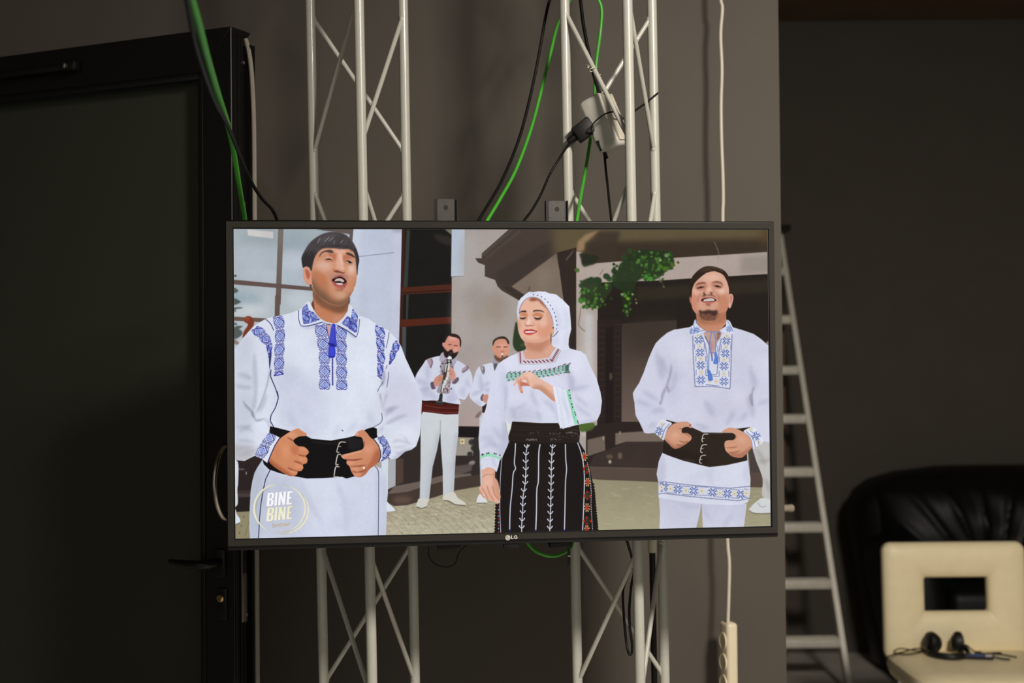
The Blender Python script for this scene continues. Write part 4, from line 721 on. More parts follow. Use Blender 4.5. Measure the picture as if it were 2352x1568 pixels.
    for k in range(20):
        t = k / 19; x = 1298 + t * 110 + 8 * math.sin(t * 3); y = 780 + t * 650; E(1090 + x / 7.126, 780 + y / 7.126, 2, 3.2, (226, 229, 243)); E(1090 + (x + 48) / 7.126, 780 + (y + 10) / 7.126, .9, .7, (150, 152, 176), .8, .3); E(1090 + (x + 140) / 7.126, 780 + (y + 10) / 7.126, 1, .6, (166, 168, 190), .8, .3, .8)
    F(zb(1502, 828, 1560, 808, 1600, 1000, 1650, 1190, 1705, 1362, 1640, 1398, 1590, 1200, 1540, 1000), (152, 216, 186), 1, .4, 0)
    for x, y in ((1548, 826), (1560, 910), (1570, 955), (1592, 1055), (1605, 1100), (1642, 1190), (1655, 1225), (1685, 1330), (1695, 1360)): E(1090 + x / 7.126, 780 + y / 7.126, 1.2, 1.8, (40, 34, 38), .95, .3); E(1090 + (x + 8) / 7.126, 780 + (y - 12) / 7.126, 1, .9, (206, 140, 146), .8, .3)
    for k in range(24): t = ARNG.random(); E(1090 + (1520 + t * 120 + ARNG.uniform(0, 20)) / 7.126, 780 + (880 + t * 480) / 7.126, .9, 1.2, (104, 172, 142), .7, .3)
    F(zk(138, 502, 170, 482, 235, 468, 310, 480, 402, 530, 392, 566, 300, 520, 220, 512, 148, 556), (152, 214, 182), 1, .4)
    for x in (160, 172, 225, 248, 322, 345, 398): E(1080 + x / 5.806, 960 + (495 - 30 * math.sin((x - 140) / 83)) / 5.806, 1.5, 2, (38, 34, 40), .9, .3)
    F(zk(148, 556, 220, 514, 300, 522, 388, 562, 352, 716, 318, 672, 250, 638, 165, 684), (212, 216, 234), 1, .4); folds([(5, zk(300, 530, 320, 600, 340, 680))], sh, .7, 1.5)
    for k in range(8): E(1080 + (172 + k * 23) / 5.806, 960 + (668 - 24 * math.sin(k * .45)) / 5.806, 2.4, 2, (216, 220, 237)); E(1080 + (190 + k * 18) / 5.806, 960 + 552 / 5.806, .9, .6, (160, 162, 182), .8, .3)
    # head-scarf
    sc = z(250, 500, 262, 400, 280, 300, 330, 225, 420, 150, 500, 92, 600, 98, 700, 78, 850, 88, 940, 122, 1080, 145, 1230, 265, 1362, 400, 1386, 650, 1402, 880, 1352, 1080, 1345, 1220, 1372, 1300, 1200, 1330, 1020, 1250, 985, 1200, 990, 1050, 1030, 900, 600, 500, 300, 640, 270, 690)
    F(sc, (221, 225, 240), 1, .35, 0); clip(sc, 0); F(z(1060, 400, 1160, 560, 1180, 800, 1120, 1000, 1060, 1000, 1120, 760, 1040, 520), (206, 209, 230), .8, 4); F(z(1010, 1050, 1100, 1000, 1140, 1200, 1000, 1240), (208, 210, 232), .7, 4); folds([(8, z(1180, 880, 1260, 840, 1380, 800)), (10, z(1240, 420, 1300, 600, 1330, 800)), (6, z(500, 130, 620, 110, 780, 140)), (8, z(1330, 900, 1280, 1100, 1290, 1300))], (200, 204, 226), .8, 2.5); F(z(255, 400, 300, 300, 330, 330, 300, 560, 270, 680), (200, 206, 230), .7, 2); clip()
    face = z(298, 620, 305, 500, 330, 390, 395, 290, 500, 222, 620, 212, 740, 258, 840, 370, 940, 520, 992, 650, 1020, 820, 1045, 890, 1035, 960, 985, 1000, 960, 1060, 880, 1110, 780, 1150, 640, 1168, 500, 1155, 400, 1125, 330, 1052, 290, 930, 268, 800, 270, 690)
    F(face, (226, 178, 156), 1, .4); clip(face)
    F(z(680, 780, 840, 740, 980, 800, 980, 1000, 860, 1090, 760, 1080, 700, 960), (204, 136, 106), .7, 5); E(1247, 742, 9, 9, (232, 188, 172), .8, 4); E(1191, 747, 4, 10, (212, 140, 112), .7, 3); E(1215, 705, 22, 8, (232, 184, 160), .7, 5); E(1214, 738, 4, 10, (236, 204, 188), .8, 2); E(1216, 776, 14, 5, (228, 180, 156), .8, 4); F(z(880, 420, 960, 560, 1010, 760, 980, 900, 900, 700), (206, 146, 122), .7, 3); F(z(380, 1060, 560, 1110, 800, 1090, 900, 1110, 640, 1190, 420, 1150), (206, 150, 122), .6, 3)
    F(z(505, 250, 600, 205, 730, 250, 830, 350, 900, 470, 860, 430, 760, 340, 690, 275, 610, 292, 545, 285), (146, 84, 58), .9, 1.6)
    F(z(315, 555, 440, 530, 470, 590, 440, 620, 330, 610), (192, 122, 80), .8, 1.6); F(z(580, 570, 680, 525, 800, 570, 790, 620, 620, 620), (188, 118, 78), .8, 1.8); E(1199, 726, 4, 1.6, (224, 182, 164), .8, .8); E(1233, 727, 6, 1.6, (222, 178, 158), .8, .9)
    F(z(300, 540, 340, 500, 425, 484, 456, 518, 410, 522, 350, 522), (66, 46, 40), .95, .5); F(z(592, 518, 615, 480, 700, 472, 780, 488, 838, 532, 760, 506, 650, 502), (68, 48, 42), .95, .5)
    L(z(305, 635, 350, 655, 405, 652, 455, 628), 3.4, (44, 30, 28), .95, .5, taper=1); L(z(608, 634, 660, 660, 725, 660, 785, 622), 3.8, (44, 30, 28), .95, .5, taper=1); L(z(320, 672, 390, 682, 450, 665), 2, (170, 112, 88), .6, .8); L(z(630, 690, 700, 694, 770, 670), 2, (170, 112, 88), .6, .8)
    L(z(470, 560, 455, 680, 430, 770), 3, (196, 134, 106), .7, 1.4); L(z(428, 790, 470, 812, 530, 800, 592, 806), 2.4, (158, 84, 66), .85, .7); E(1160 + 480 / 9.22, 660 + 740 / 9.22, 5, 4, (236, 200, 182), .8, 1.6); L(z(600, 740, 625, 790, 595, 812), 2, (194, 130, 104), .7, .8)
    F(z(392, 926, 440, 888, 520, 890, 560, 880, 640, 908, 684, 932, 620, 972, 540, 1004, 470, 1002, 412, 972), (190, 66, 58), 1, .6); F(z(412, 930, 450, 924, 560, 920, 650, 934, 590, 952, 450, 958), (232, 222, 222), 1, .4); L(z(398, 928, 450, 914, 560, 908, 680, 932), 1.3, (120, 26, 30), .8, .4); L(z(440, 985, 520, 990, 600, 970), 2, (220, 96, 86), .7, .6); L(z(690, 860, 720, 930, 700, 1000), 2, (196, 132, 104), .6, 1.2); clip()
    L(z(298, 560, 318, 430, 392, 290, 500, 214, 620, 204, 742, 250, 850, 375, 950, 535, 1000, 675, 1022, 800), 1.4, (86, 70, 84), .65, .6); E(1160 + 1020 / 9.22, 660 + 848 / 9.22, 1.6, 2.2, (50, 40, 36), .9, .5)
    dashes(z(600, 152, 700, 168, 795, 205, 868, 265, 938, 345, 992, 425, 1038, 515, 1066, 615, 1088, 715, 1100, 800, 1085, 890), 9.6, 3.4, 1.8, (62, 56, 96), 0, .9); L(z(1004, 1042, 1060, 1000, 1125, 918), 1.6, (60, 54, 92), .85, .4); L(z(1090, 600, 1120, 780, 1080, 900), 1, (190, 192, 216), .8, .5)
    L(z(975, 945, 972, 1060, 974, 1200), 3, (124, 92, 76), .9, .6, taper=1); E(1270, 766, 1.6, 2.6, (196, 160, 90), .9, .4)

def paint_right_man():
    zm = Z(1440, 720, 6.532); zl = Z(1440, 920, 5.059); z = Z(1550, 590, 9.22); Wd = Z(0, 0, 1)
    wh, sh = (206, 207, 225), (166, 166, 190)
    # helper behind the right edge
    F(zl(1400, 480, 1800, 470, 1800, 840, 1430, 840), (72, 62, 58), 1, .8, 0); F(zl(1420, 830, 1800, 830, 1800, 1010, 1420, 1000), (86, 70, 64), 1, .8, 0)
    F(zl(1470, 500, 1660, 470, 1760, 480, 1760, 1180, 1650, 1165, 1570, 1090, 1575, 900, 1490, 660), (188, 186, 184), 1, .6); folds([(8, zl(1520, 690, 1600, 700, 1680, 660)), (8, zl(1600, 900, 1640, 980, 1660, 1080)), (8, zl(1500, 560, 1560, 640, 1600, 760))], (146, 142, 140), .8, 2)
    F(zl(1418, 1262, 1530, 1148, 1600, 1130, 1740, 1180, 1740, 1292, 1500, 1302), (206, 210, 210), 1, .5); L(zl(1418, 1270, 1500, 1308, 1740, 1300), 2, (92, 88, 70), .8, .7); L(zl(1520, 1180, 1560, 1230, 1620, 1220), 2, (150, 152, 152), .8, .8); F(Wd(1762, 783, 1790, 790, 1790, 830, 1764, 800), (150, 134, 130), .9, .8)
    # trousers
    for p in (zl(372, 1120, 864, 1180, 855, 1260, 800, 1500, 378, 1500, 385, 1300), zl(868, 1180, 1392, 1190, 1380, 1300, 1355, 1500, 884, 1500)):
        F(p, ((196, 197, 216), (206, 208, 226)), 1, .4, 0); clip(p, 0); folds([(10, [(q[0] + 4, q[1]) for q in (p[0], p[-1])]), (12, [(p[1][0] - 6, p[1][1]), (p[3][0] - 4, p[3][1])]), (8, zl(900, 1220, 930, 1320, 1000, 1400)), (8, zl(1240, 1300, 1160, 1400, 1120, 1480)), (8, zl(600, 1180, 720, 1230, 840, 1220))], (170, 170, 194), .7, 3); clip()
    # tunic skirt
    tn = zl(412, 600, 370, 700, 345, 850, 365, 945, 368, 1122, 600, 1162, 900, 1198, 1200, 1212, 1330, 1203, 1410, 1172, 1430, 1080, 1436, 900, 1402, 680, 960, 700)
    F(tn, (212, 215, 231), 1, .35, 0); clip(tn, 0); F(zl(420, 620, 440, 900, 360, 1000, 340, 800), (188, 190, 210), .7, 4); F(zl(900, 780, 1000, 860, 820, 960, 700, 900), (200, 203, 222), .5, 8); folds([(10, zl(1400, 700, 1380, 860, 1420, 960)), (12, zl(980, 780, 960, 900, 1000, 980)), (8, zl(440, 640, 420, 800, 440, 920))], (186, 188, 210), .7, 3)
    bl = (92, 98, 142)
    for q in (zl(365, 945, 440, 940, 700, 975, 1000, 1000, 1200, 1014, 1430, 990), zl(370, 1080, 430, 1074, 700, 1106, 1000, 1136, 1300, 1158, 1432, 1128)): dashes(q, 3.2, 3, 1.5, bl, .8)
    stars(zl(432, 1000, 592, 1025, 776, 1045, 996, 1062, 1168, 1076, 1322, 1086), 10.5, .08); daisies(zl(400, 1005, 505, 1020, 686, 1040, 870, 1046, 1080, 1068, 1250, 1078, 1386, 1072), 6.2)
    for x, y, w in ((400, 1005, 20), (505, 1020, 50), (686, 1040, 50), (870, 1046, 80), (1080, 1068, 48), (1250, 1078, 46), (1386, 1072, 26)):
        for s in (-1, 1): L(zl(x - w, y + s * 48 - 3, x + w, y + s * 48 + 4), 1.2, bl, .85, .2, 0)
    clip()
    # shirt
    shirt = zm(930, 200, 700, 238, 600, 285, 500, 368, 430, 440, 380, 540, 320, 680, 250, 880, 180, 1040, 120, 1130, 88, 1190, 96, 1260, 112, 1330, 120, 1450) + zl(88, 60, 102, 170, 150, 260, 200, 370, 240, 380, 330, 372, 400, 330, 440, 260, 462, 222, 560, 250, 700, 250, 760, 310, 830, 342, 880, 366, 1110, 368, 1200, 320, 1300, 320, 1432, 305, 1440, 330, 1560, 400, 1580, 470, 1660, 480, 1720, 480) + zm(2300, 700, 2130, 480, 2000, 368, 1900, 300, 1750, 248, 1590, 200, 1500, 170, 1300, 300, 1050, 180)
    F(shirt, wh, 1, .35, 0); clip(shirt, 0)
    F(zm(640, 760, 860, 900, 800, 1200, 700, 1500, 560, 1200, 600, 1000), (196, 195, 218), .6, 10); F(zm(720, 420, 960, 420, 960, 800, 780, 800), (220, 222, 238), .6, 12); F(zm(1600, 700, 1900, 760, 1860, 1200, 1560, 1060), (198, 198, 218), .5, 14); F(zm(90, 1180, 480, 1340, 540, 1568, 90, 1568), (203, 207, 228), .7, 8); F(zm(1300, 1300, 1800, 1340, 1800, 1568, 1200, 1568), (198, 197, 217), .6, 10)
    folds([(4, zm(660, 740, 655, 880, 610, 1040, 590, 1110)), (5, zm(605, 1080, 620, 1140, 640, 1180)), (5, zm(600, 1080, 540, 1200, 515, 1330)), (5, zm(500, 1300, 505, 1340, 490, 1365))], (116, 114, 132), .8, 1)
    folds([(12, zm(430, 560, 470, 700, 520, 900, 520, 1000)), (9, zm(520, 640, 540, 760, 620, 900)), (9, zm(220, 1160, 340, 1220, 480, 1300)), (8, zm(110, 1300, 220, 1330, 380, 1400)), (10, zm(360, 1480, 480, 1440, 560, 1480)), (10, zm(740, 860, 700, 1060, 620, 1180)), (9, zm(1840, 760, 1880, 960, 1890, 1080)), (12, zm(1800, 1240, 1860, 1380, 1900, 1568)), (7, zm(1940, 1380, 2040, 1320, 2140, 1300)), (8, zm(1900, 900, 1930, 1060, 1860, 1180)), (12, zm(1160, 1300, 1240, 1420, 1300, 1540)), (10, zl(780, 250, 850, 300, 960, 320)), (9, zl(1240, 100, 1200, 200, 1140, 300)), (8, zl(1300, 240, 1360, 180, 1400, 140)), (8, zl(250, 300, 300, 280, 340, 290))], sh, .75, 2.4)
    F(zm(1830, 1240, 1870, 1180, 1880, 1280, 1890, 1400, 1850, 1340), (150, 148, 162), .8, 1.6); L(zm(1900, 1100, 1880, 1200, 1880, 1380), 2.4, (136, 134, 150), .7, 1.2); clip()
    # placket
    F(zm(985, 320, 1575, 310, 1562, 800, 1545, 1125, 1020, 1092, 1000, 800), (218, 221, 236), .8, 1, 0)
    for q in (zm(985, 320, 992, 560, 1003, 800, 1022, 1090), zm(1022, 1090, 1280, 1088, 1545, 1122), zm(1575, 315, 1565, 560, 1560, 800, 1545, 1122), zm(1115, 330, 1170, 450, 1200, 620, 1208, 880), zm(1410, 380, 1385, 520, 1365, 700, 1350, 905)): dashes(q, 3.3, 3.2, 1.5, (84, 90, 138), .85)
    stars(zm(1076, 385, 1096, 580, 1106, 770, 1110, 992), 10); stars(zm(1490, 402, 1475, 592, 1456, 782, 1456, 1012), 10)
    daisies(zm(1085, 490, 1106, 674, 1110, 880, 1232, 1000, 1335, 1010, 1485, 500, 1460, 686, 1455, 900, 1060, 322, 1496, 332), 5.4)
    for x, y in ((1085, 490), (1106, 674), (1110, 880), (1485, 500), (1460, 686), (1455, 900)):
        for s in (-1, 1): L(zm(x + s * 72, y - 44, x + s * 73, y + 44), 1.2, (88, 94, 142), .9, .2, 0)
    L(zm(1180, 925, 1372, 938), 1.2, (80, 88, 140), .9, .2, 0); L(zm(1180, 1060, 1385, 1080), 1.2, (80, 88, 140), .9, .2, 0); dashes(zm(1270, 908, 1352, 915), 3.2, 3, 1.4, (90, 94, 138), .8)
    F(zm(1180, 262, 1405, 262, 1412, 310, 1340, 470, 1292, 620, 1270, 655, 1232, 480, 1158, 330), (196, 160, 152), 1, .5); F(zm(1350, 280, 1405, 280, 1390, 360, 1350, 400), (110, 82, 78), .7, 1.5); L(zm(1165, 340, 1270, 352, 1390, 325), 1.2, (200, 160, 90), .8, .4); L(zm(1170, 330, 1235, 480, 1270, 640, 1275, 710), 2, (74, 92, 150), .9, .4); E(1633, 793, 5, 10, (170, 132, 150), .7, 2)
    cord = (104, 130, 196); L(zm(1180, 265, 1290, 268, 1400, 265), 2.4, cord, .95, .4); L(zm(1270, 270, 1240, 420, 1230, 620, 1225, 840), 2.2, cord, .95, .4); L(zm(1305, 270, 1330, 400, 1325, 580), 2.2, cord, .95, .4); L(zm(1330, 460, 1362, 500, 1350, 570, 1310, 580, 1240, 580), 1.4, (96, 118, 186), .85, .3); L(zm(1275, 640, 1280, 705), 3, (90, 112, 180), .95, .5)
    F(zm(1310, 590, 1345, 590, 1365, 680, 1362, 748, 1296, 742, 1312, 660), (84, 122, 204), 1, .4); F(zm(1212, 840, 1245, 850, 1272, 920, 1288, 990, 1225, 1006, 1212, 930), (86, 122, 200), 1, .4); L(zm(1335, 610, 1330, 740), 1.2, (130, 160, 226), .8, .4); L(zm(1235, 870, 1255, 990), 1.2, (124, 154, 222), .8, .4)
    # neck, collar
    nk = z(452, 1200, 455, 1300, 480, 1400, 560, 1510, 660, 1570, 920, 1570, 1000, 1500, 1090, 1400, 1080, 1130)
    F(nk, (200, 140, 112), 1, .4, 0); clip(nk, 0); F(z(440, 1180, 600, 1330, 800, 1380, 960, 1300, 1082, 1120, 1082, 1330, 900, 1420, 640, 1430, 480, 1360), (164, 102, 76), .7, 4); clip()
    F(zm(1010, 98, 1028, 78, 1045, 100, 1062, 160, 1110, 215, 1188, 262, 1100, 295, 1000, 322, 925, 326, 932, 205, 988, 168), (216, 219, 236), 1, .35, 0); F(zm(1490, 88, 1515, 90, 1545, 112, 1582, 190, 1606, 275, 1560, 320, 1440, 275, 1395, 268, 1480, 190), (216, 219, 236), 1, .35, 0)
    for p in (zm(945, 215, 945, 310), zm(968, 200, 960, 300), zm(1010, 120, 1000, 180, 1050, 260), zm(1500, 100, 1550, 180, 1592, 270), zm(1060, 270, 1180, 240)): L(p, 1.2, (100, 112, 168), .9, .3)
    stars(zm(1045, 242, 1530, 228), 6.5, .3, (78, 102, 176)); stars(zm(985, 265), 6.5, .2, (104, 130, 196)); L(zm(1030, 85, 1050, 150), 1.8, (70, 70, 120), .8, .4)
    # belt
    bt = zl(458, 220, 560, 248, 660, 300, 760, 312, 830, 342, 880, 366, 1110, 370, 1230, 372, 1290, 325, 1432, 303, 1425, 335, 1350, 355, 1380, 500, 1398, 690, 1300, 714, 1150, 746, 960, 768, 850, 742, 650, 692, 500, 640, 416, 606, 425, 500, 430, 430)
    F(bt, (47, 38, 32), 1, .35, 0); clip(bt, 0); F(zl(660, 665, 780, 690, 770, 725, 660, 700), (82, 72, 66), .8, 1.2); F(zl(420, 500, 600, 560, 900, 640, 900, 800, 420, 700), (38, 30, 26), .6, 5); L(zl(880, 372, 1110, 376), 2, (84, 78, 78), .8, .8); clip()
    for p, t in ((zl(945, 385, 890, 390, 874, 440, 872, 462, 885, 477), 435), (zl(930, 508, 876, 514, 858, 570, 860, 595, 880, 600), 552), (zl(918, 630, 864, 640, 846, 695, 850, 718, 872, 725), 680)):
        L(p, 2, (206, 200, 190), 1, .3); L([(p[2][0] - 1, 920 + t / 5.059), (p[2][0] + 6, 920 + t / 5.059)], 1.5, (200, 196, 188), 1, .3, 0)
    # hands and cuffs
    for p, low, lines, lit in ((zl(500, 300, 560, 258, 690, 240, 735, 268, 758, 308, 740, 316, 700, 300, 645, 318, 640, 368, 700, 374, 748, 410, 745, 450, 700, 490, 620, 540, 550, 554, 490, 505, 428, 432, 450, 360), zl(430, 430, 560, 520, 720, 470, 640, 560, 480, 560), (zl(640, 370, 690, 385, 745, 430), zl(600, 460, 660, 480, 720, 470), zl(570, 500, 620, 520, 660, 515), zl(600, 320, 640, 330, 642, 368)), (560, 400)),
                               (zl(1108, 352, 1190, 310, 1290, 330, 1380, 380, 1432, 440, 1457, 520, 1425, 572, 1335, 656, 1230, 646, 1170, 602, 1140, 560, 1134, 485, 1170, 456, 1240, 450, 1262, 400, 1205, 365, 1135, 368), zl(1180, 600, 1330, 600, 1450, 520, 1400, 640, 1250, 670), (zl(1140, 545, 1220, 542, 1290, 530), zl(1170, 602, 1240, 600, 1320, 575), zl(1240, 450, 1265, 420, 1262, 398)), (1330, 450))):
        F(p, (206, 152, 124), 1, .35); clip(p); F(low, (166, 106, 82), .75, 2.5); E(1440 + lit[0] / 5.059, 920 + lit[1] / 5.059, 11, 8, (222, 172, 146), .7, 4)
        for q in lines: L(q, 2, (140, 80, 58), .8, .8, taper=1)
        clip()
    E(1440 + 735 / 5.059, 920 + 282 / 5.059, 2, 3, (120, 70, 56), .7, .6, .6)
    for p, q, st, da, da2 in ((zl(400, 215, 460, 230, 524, 264, 470, 330, 432, 452, 380, 420, 328, 372, 350, 280), zl(522, 268, 468, 330, 432, 450), (372, 350), (405, 270), (400, 420)), (zl(1355, 352, 1440, 308, 1500, 330, 1560, 400, 1584, 462, 1560, 500, 1490, 540, 1462, 556, 1450, 470, 1420, 410), zl(1358, 356, 1420, 415, 1448, 470, 1462, 552), (1502, 405), (1535, 480), (1440, 330))):
        F(p, (218, 221, 236), 1, .35); clip(p); stars([(1440 + st[0] / 5.059, 920 + st[1] / 5.059)], 9.5, .5); daisies([(1440 + d[0] / 5.059, 920 + d[1] / 5.059) for d in (da, da2)], 5); dashes([(a + (-6 if st[0] < 1000 else 6), b) for a, b in q], 3, 2.6, 1.4, (84, 88, 134), .8); L([(a + (-15 if st[0] < 1000 else 15), b - 2) for a, b in q], 1.1, (90, 96, 142), .8, .2); clip(); L(q, 1, (120, 100, 150), .7, .3)
    # head
    F(z(308, 850, 340, 825, 352, 1000, 335, 980, 312, 930), (170, 110, 98), 1, .5); F(z(1145, 805, 1200, 775, 1236, 830, 1228, 920, 1182, 1062, 1140, 1072, 1125, 990), (216, 166, 150), 1, .4); F(z(1170, 830, 1210, 815, 1205, 900, 1175, 980), (176, 104, 88), .7, 1.2)
    face = z(345, 850, 350, 650, 400, 490, 520, 380, 680, 300, 850, 290, 1000, 350, 1100, 500, 1142, 650, 1148, 850, 1125, 1050, 1068, 1175, 950, 1280, 800, 1340, 640, 1338, 520, 1265, 420, 1165, 362, 1055)
    F(face, (212, 160, 138), 1, .4); clip(face)
    F(z(950, 760, 1060, 800, 1150, 740, 1150, 1100, 980, 1290, 900, 1150, 920, 950), (192, 124, 94), .75, 4); F(z(345, 760, 440, 780, 480, 900, 480, 1100, 560, 1280, 340, 1120), (194, 122, 100), .7, 4); E(1636, 636, 24, 8, (226, 186, 166), .8, 5); E(1657, 668, 8, 7, (232, 196, 180), .8, 3); E(1598, 669, 7, 6, (226, 182, 166), .7, 3); E(1628, 668, 6, 9, (230, 188, 170), .8, 2.5); F(z(1050, 420, 1140, 620, 1140, 900, 1080, 760), (214, 176, 162), .5, 3); E(1625, 700, 18, 6, (206, 150, 126), .5, 3)
    F(z(430, 600, 520, 560, 650, 560, 650, 640, 560, 690, 450, 680), (168, 106, 82), .65, 2.2); F(z(780, 540, 900, 530, 1010, 600, 980, 650, 820, 640), (172, 110, 84), .65, 2.2)
    L(z(435, 600, 500, 556, 600, 540, 665, 556), 4, (112, 74, 56), .85, .9, taper=1); L(z(780, 535, 880, 520, 965, 540, 1015, 605), 4, (118, 80, 60), .85, .9, taper=1)
    L(z(460, 662, 530, 640, 625, 628), 3.8, (70, 46, 38), .95, .6, taper=1); E(1609, 659, 3, 2.2, (52, 36, 32), .9, .6); L(z(830, 606, 900, 612, 985, 640), 3.8, (70, 46, 38), .95, .6, taper=1); E(1647, 656.5, 3, 2.4, (50, 34, 30), .9, .6); L(z(470, 690, 550, 692, 620, 665), 2, (184, 122, 100), .7, .8); L(z(850, 650, 920, 660, 980, 650), 2, (184, 124, 102), .7, .8); L(z(480, 620, 560, 598, 620, 600), 2, (214, 166, 146), .7, .8); L(z(850, 572, 920, 580, 970, 600), 2, (214, 166, 146), .7, .8)
    L(z(660, 600, 640, 680, 610, 750), 4, (172, 112, 88), .6, 1.8); L(z(800, 620, 810, 690, 830, 740), 3, (184, 124, 100), .5, 1.6); L(z(600, 760, 640, 735, 700, 745, 760, 730, 820, 750), 2, (150, 92, 72), .6, 1); F(z(595, 760, 625, 745, 650, 790, 620, 825), (92, 50, 38), .9, .8); F(z(730, 745, 765, 738, 800, 775, 770, 800), (104, 58, 44), .9, .8); E(1625, 671, 7, 3.5, (220, 168, 148), .7, 1.5)
    F(z(540, 880, 600, 820, 700, 805, 800, 815, 890, 880, 880, 850, 800, 790, 640, 790, 570, 830), (136, 84, 68), .75, 1.4); F(z(545, 912, 600, 858, 700, 838, 800, 852, 885, 908, 860, 935, 800, 970, 700, 985, 620, 965), (184, 108, 98), 1, .6); F(z(548, 908, 600, 872, 700, 862, 810, 866, 882, 910, 830, 934, 700, 938, 590, 936), (70, 32, 30), .95, .5); F(z(604, 914, 650, 886, 740, 870, 810, 880, 832, 918, 740, 926, 620, 932), (234, 228, 222), 1, .4); L(z(640, 908, 740, 900, 800, 910), 1, (90, 60, 54), .7, .4)
    L(z(570, 760, 505, 840, 482, 920, 500, 960), 3.4, (160, 92, 72), .6, 1.6, taper=1); L(z(850, 740, 915, 820, 935, 900, 910, 950), 3.6, (160, 92, 72), .6, 1.6, taper=1); F(z(560, 820, 640, 790, 690, 800, 740, 790, 870, 840, 800, 830, 700, 815, 600, 840), (96, 62, 50), .6, 1.2); F(z(650, 990, 750, 990, 740, 1025, 680, 1025), (138, 76, 62), .8, 1.4)
    F(z(508, 1120, 600, 1140, 700, 1110, 800, 1130, 892, 1118, 905, 1190, 835, 1240, 700, 1215, 560, 1215, 520, 1180), (70, 47, 39), .95, 1.8); F(z(490, 1190, 600, 1200, 860, 1210, 930, 1190, 890, 1320, 700, 1380, 550, 1320), (112, 75, 58), .9, 2.4); F(z(900, 1200, 1000, 1180, 1060, 1180, 960, 1290, 880, 1330), (166, 108, 82), .7, 2); clip()
    F(z(430, 1150, 520, 1270, 640, 1345, 800, 1345, 950, 1285, 1066, 1170, 1080, 1200, 960, 1330, 800, 1390, 620, 1390, 500, 1320), (150, 98, 76), .55, 2.2)
    for k in range(60): x = ARNG.uniform(520, 900); y = ARNG.uniform(1120, 1230); L(z(x, y, x + ARNG.uniform(-10, 10), y + 34), 1.1, (54, 36, 30), .5, .5, 0)
    for k in range(26): x = ARNG.uniform(540, 880); y = ARNG.uniform(1230, 1320); L(z(x, y, x + ARNG.uniform(-14, 14), y + 40), 1, (96, 60, 46), .5, .5, 0)
    hair = z(318, 620, 348, 450, 440, 325, 570, 225, 700, 188, 850, 202, 1000, 258, 1090, 330, 1150, 450, 1182, 600, 1182, 730, 1155, 780, 1142, 650, 1085, 470, 1010, 365, 900, 312, 810, 296, 660, 335, 510, 450, 410, 560, 365, 680, 350, 850, 335, 850, 318, 760)
    F(hair, (48, 37, 29), 1, .5); clip(hair); F(z(520, 280, 700, 205, 820, 215, 780, 270, 600, 310), (76, 62, 50), .7, 2.5); L(z(800, 225, 900, 245, 1010, 300), 2, (104, 86, 72), .7, .8); F(z(320, 600, 400, 500, 380, 700, 340, 860), (34, 26, 22), .7, 2.5); clip()

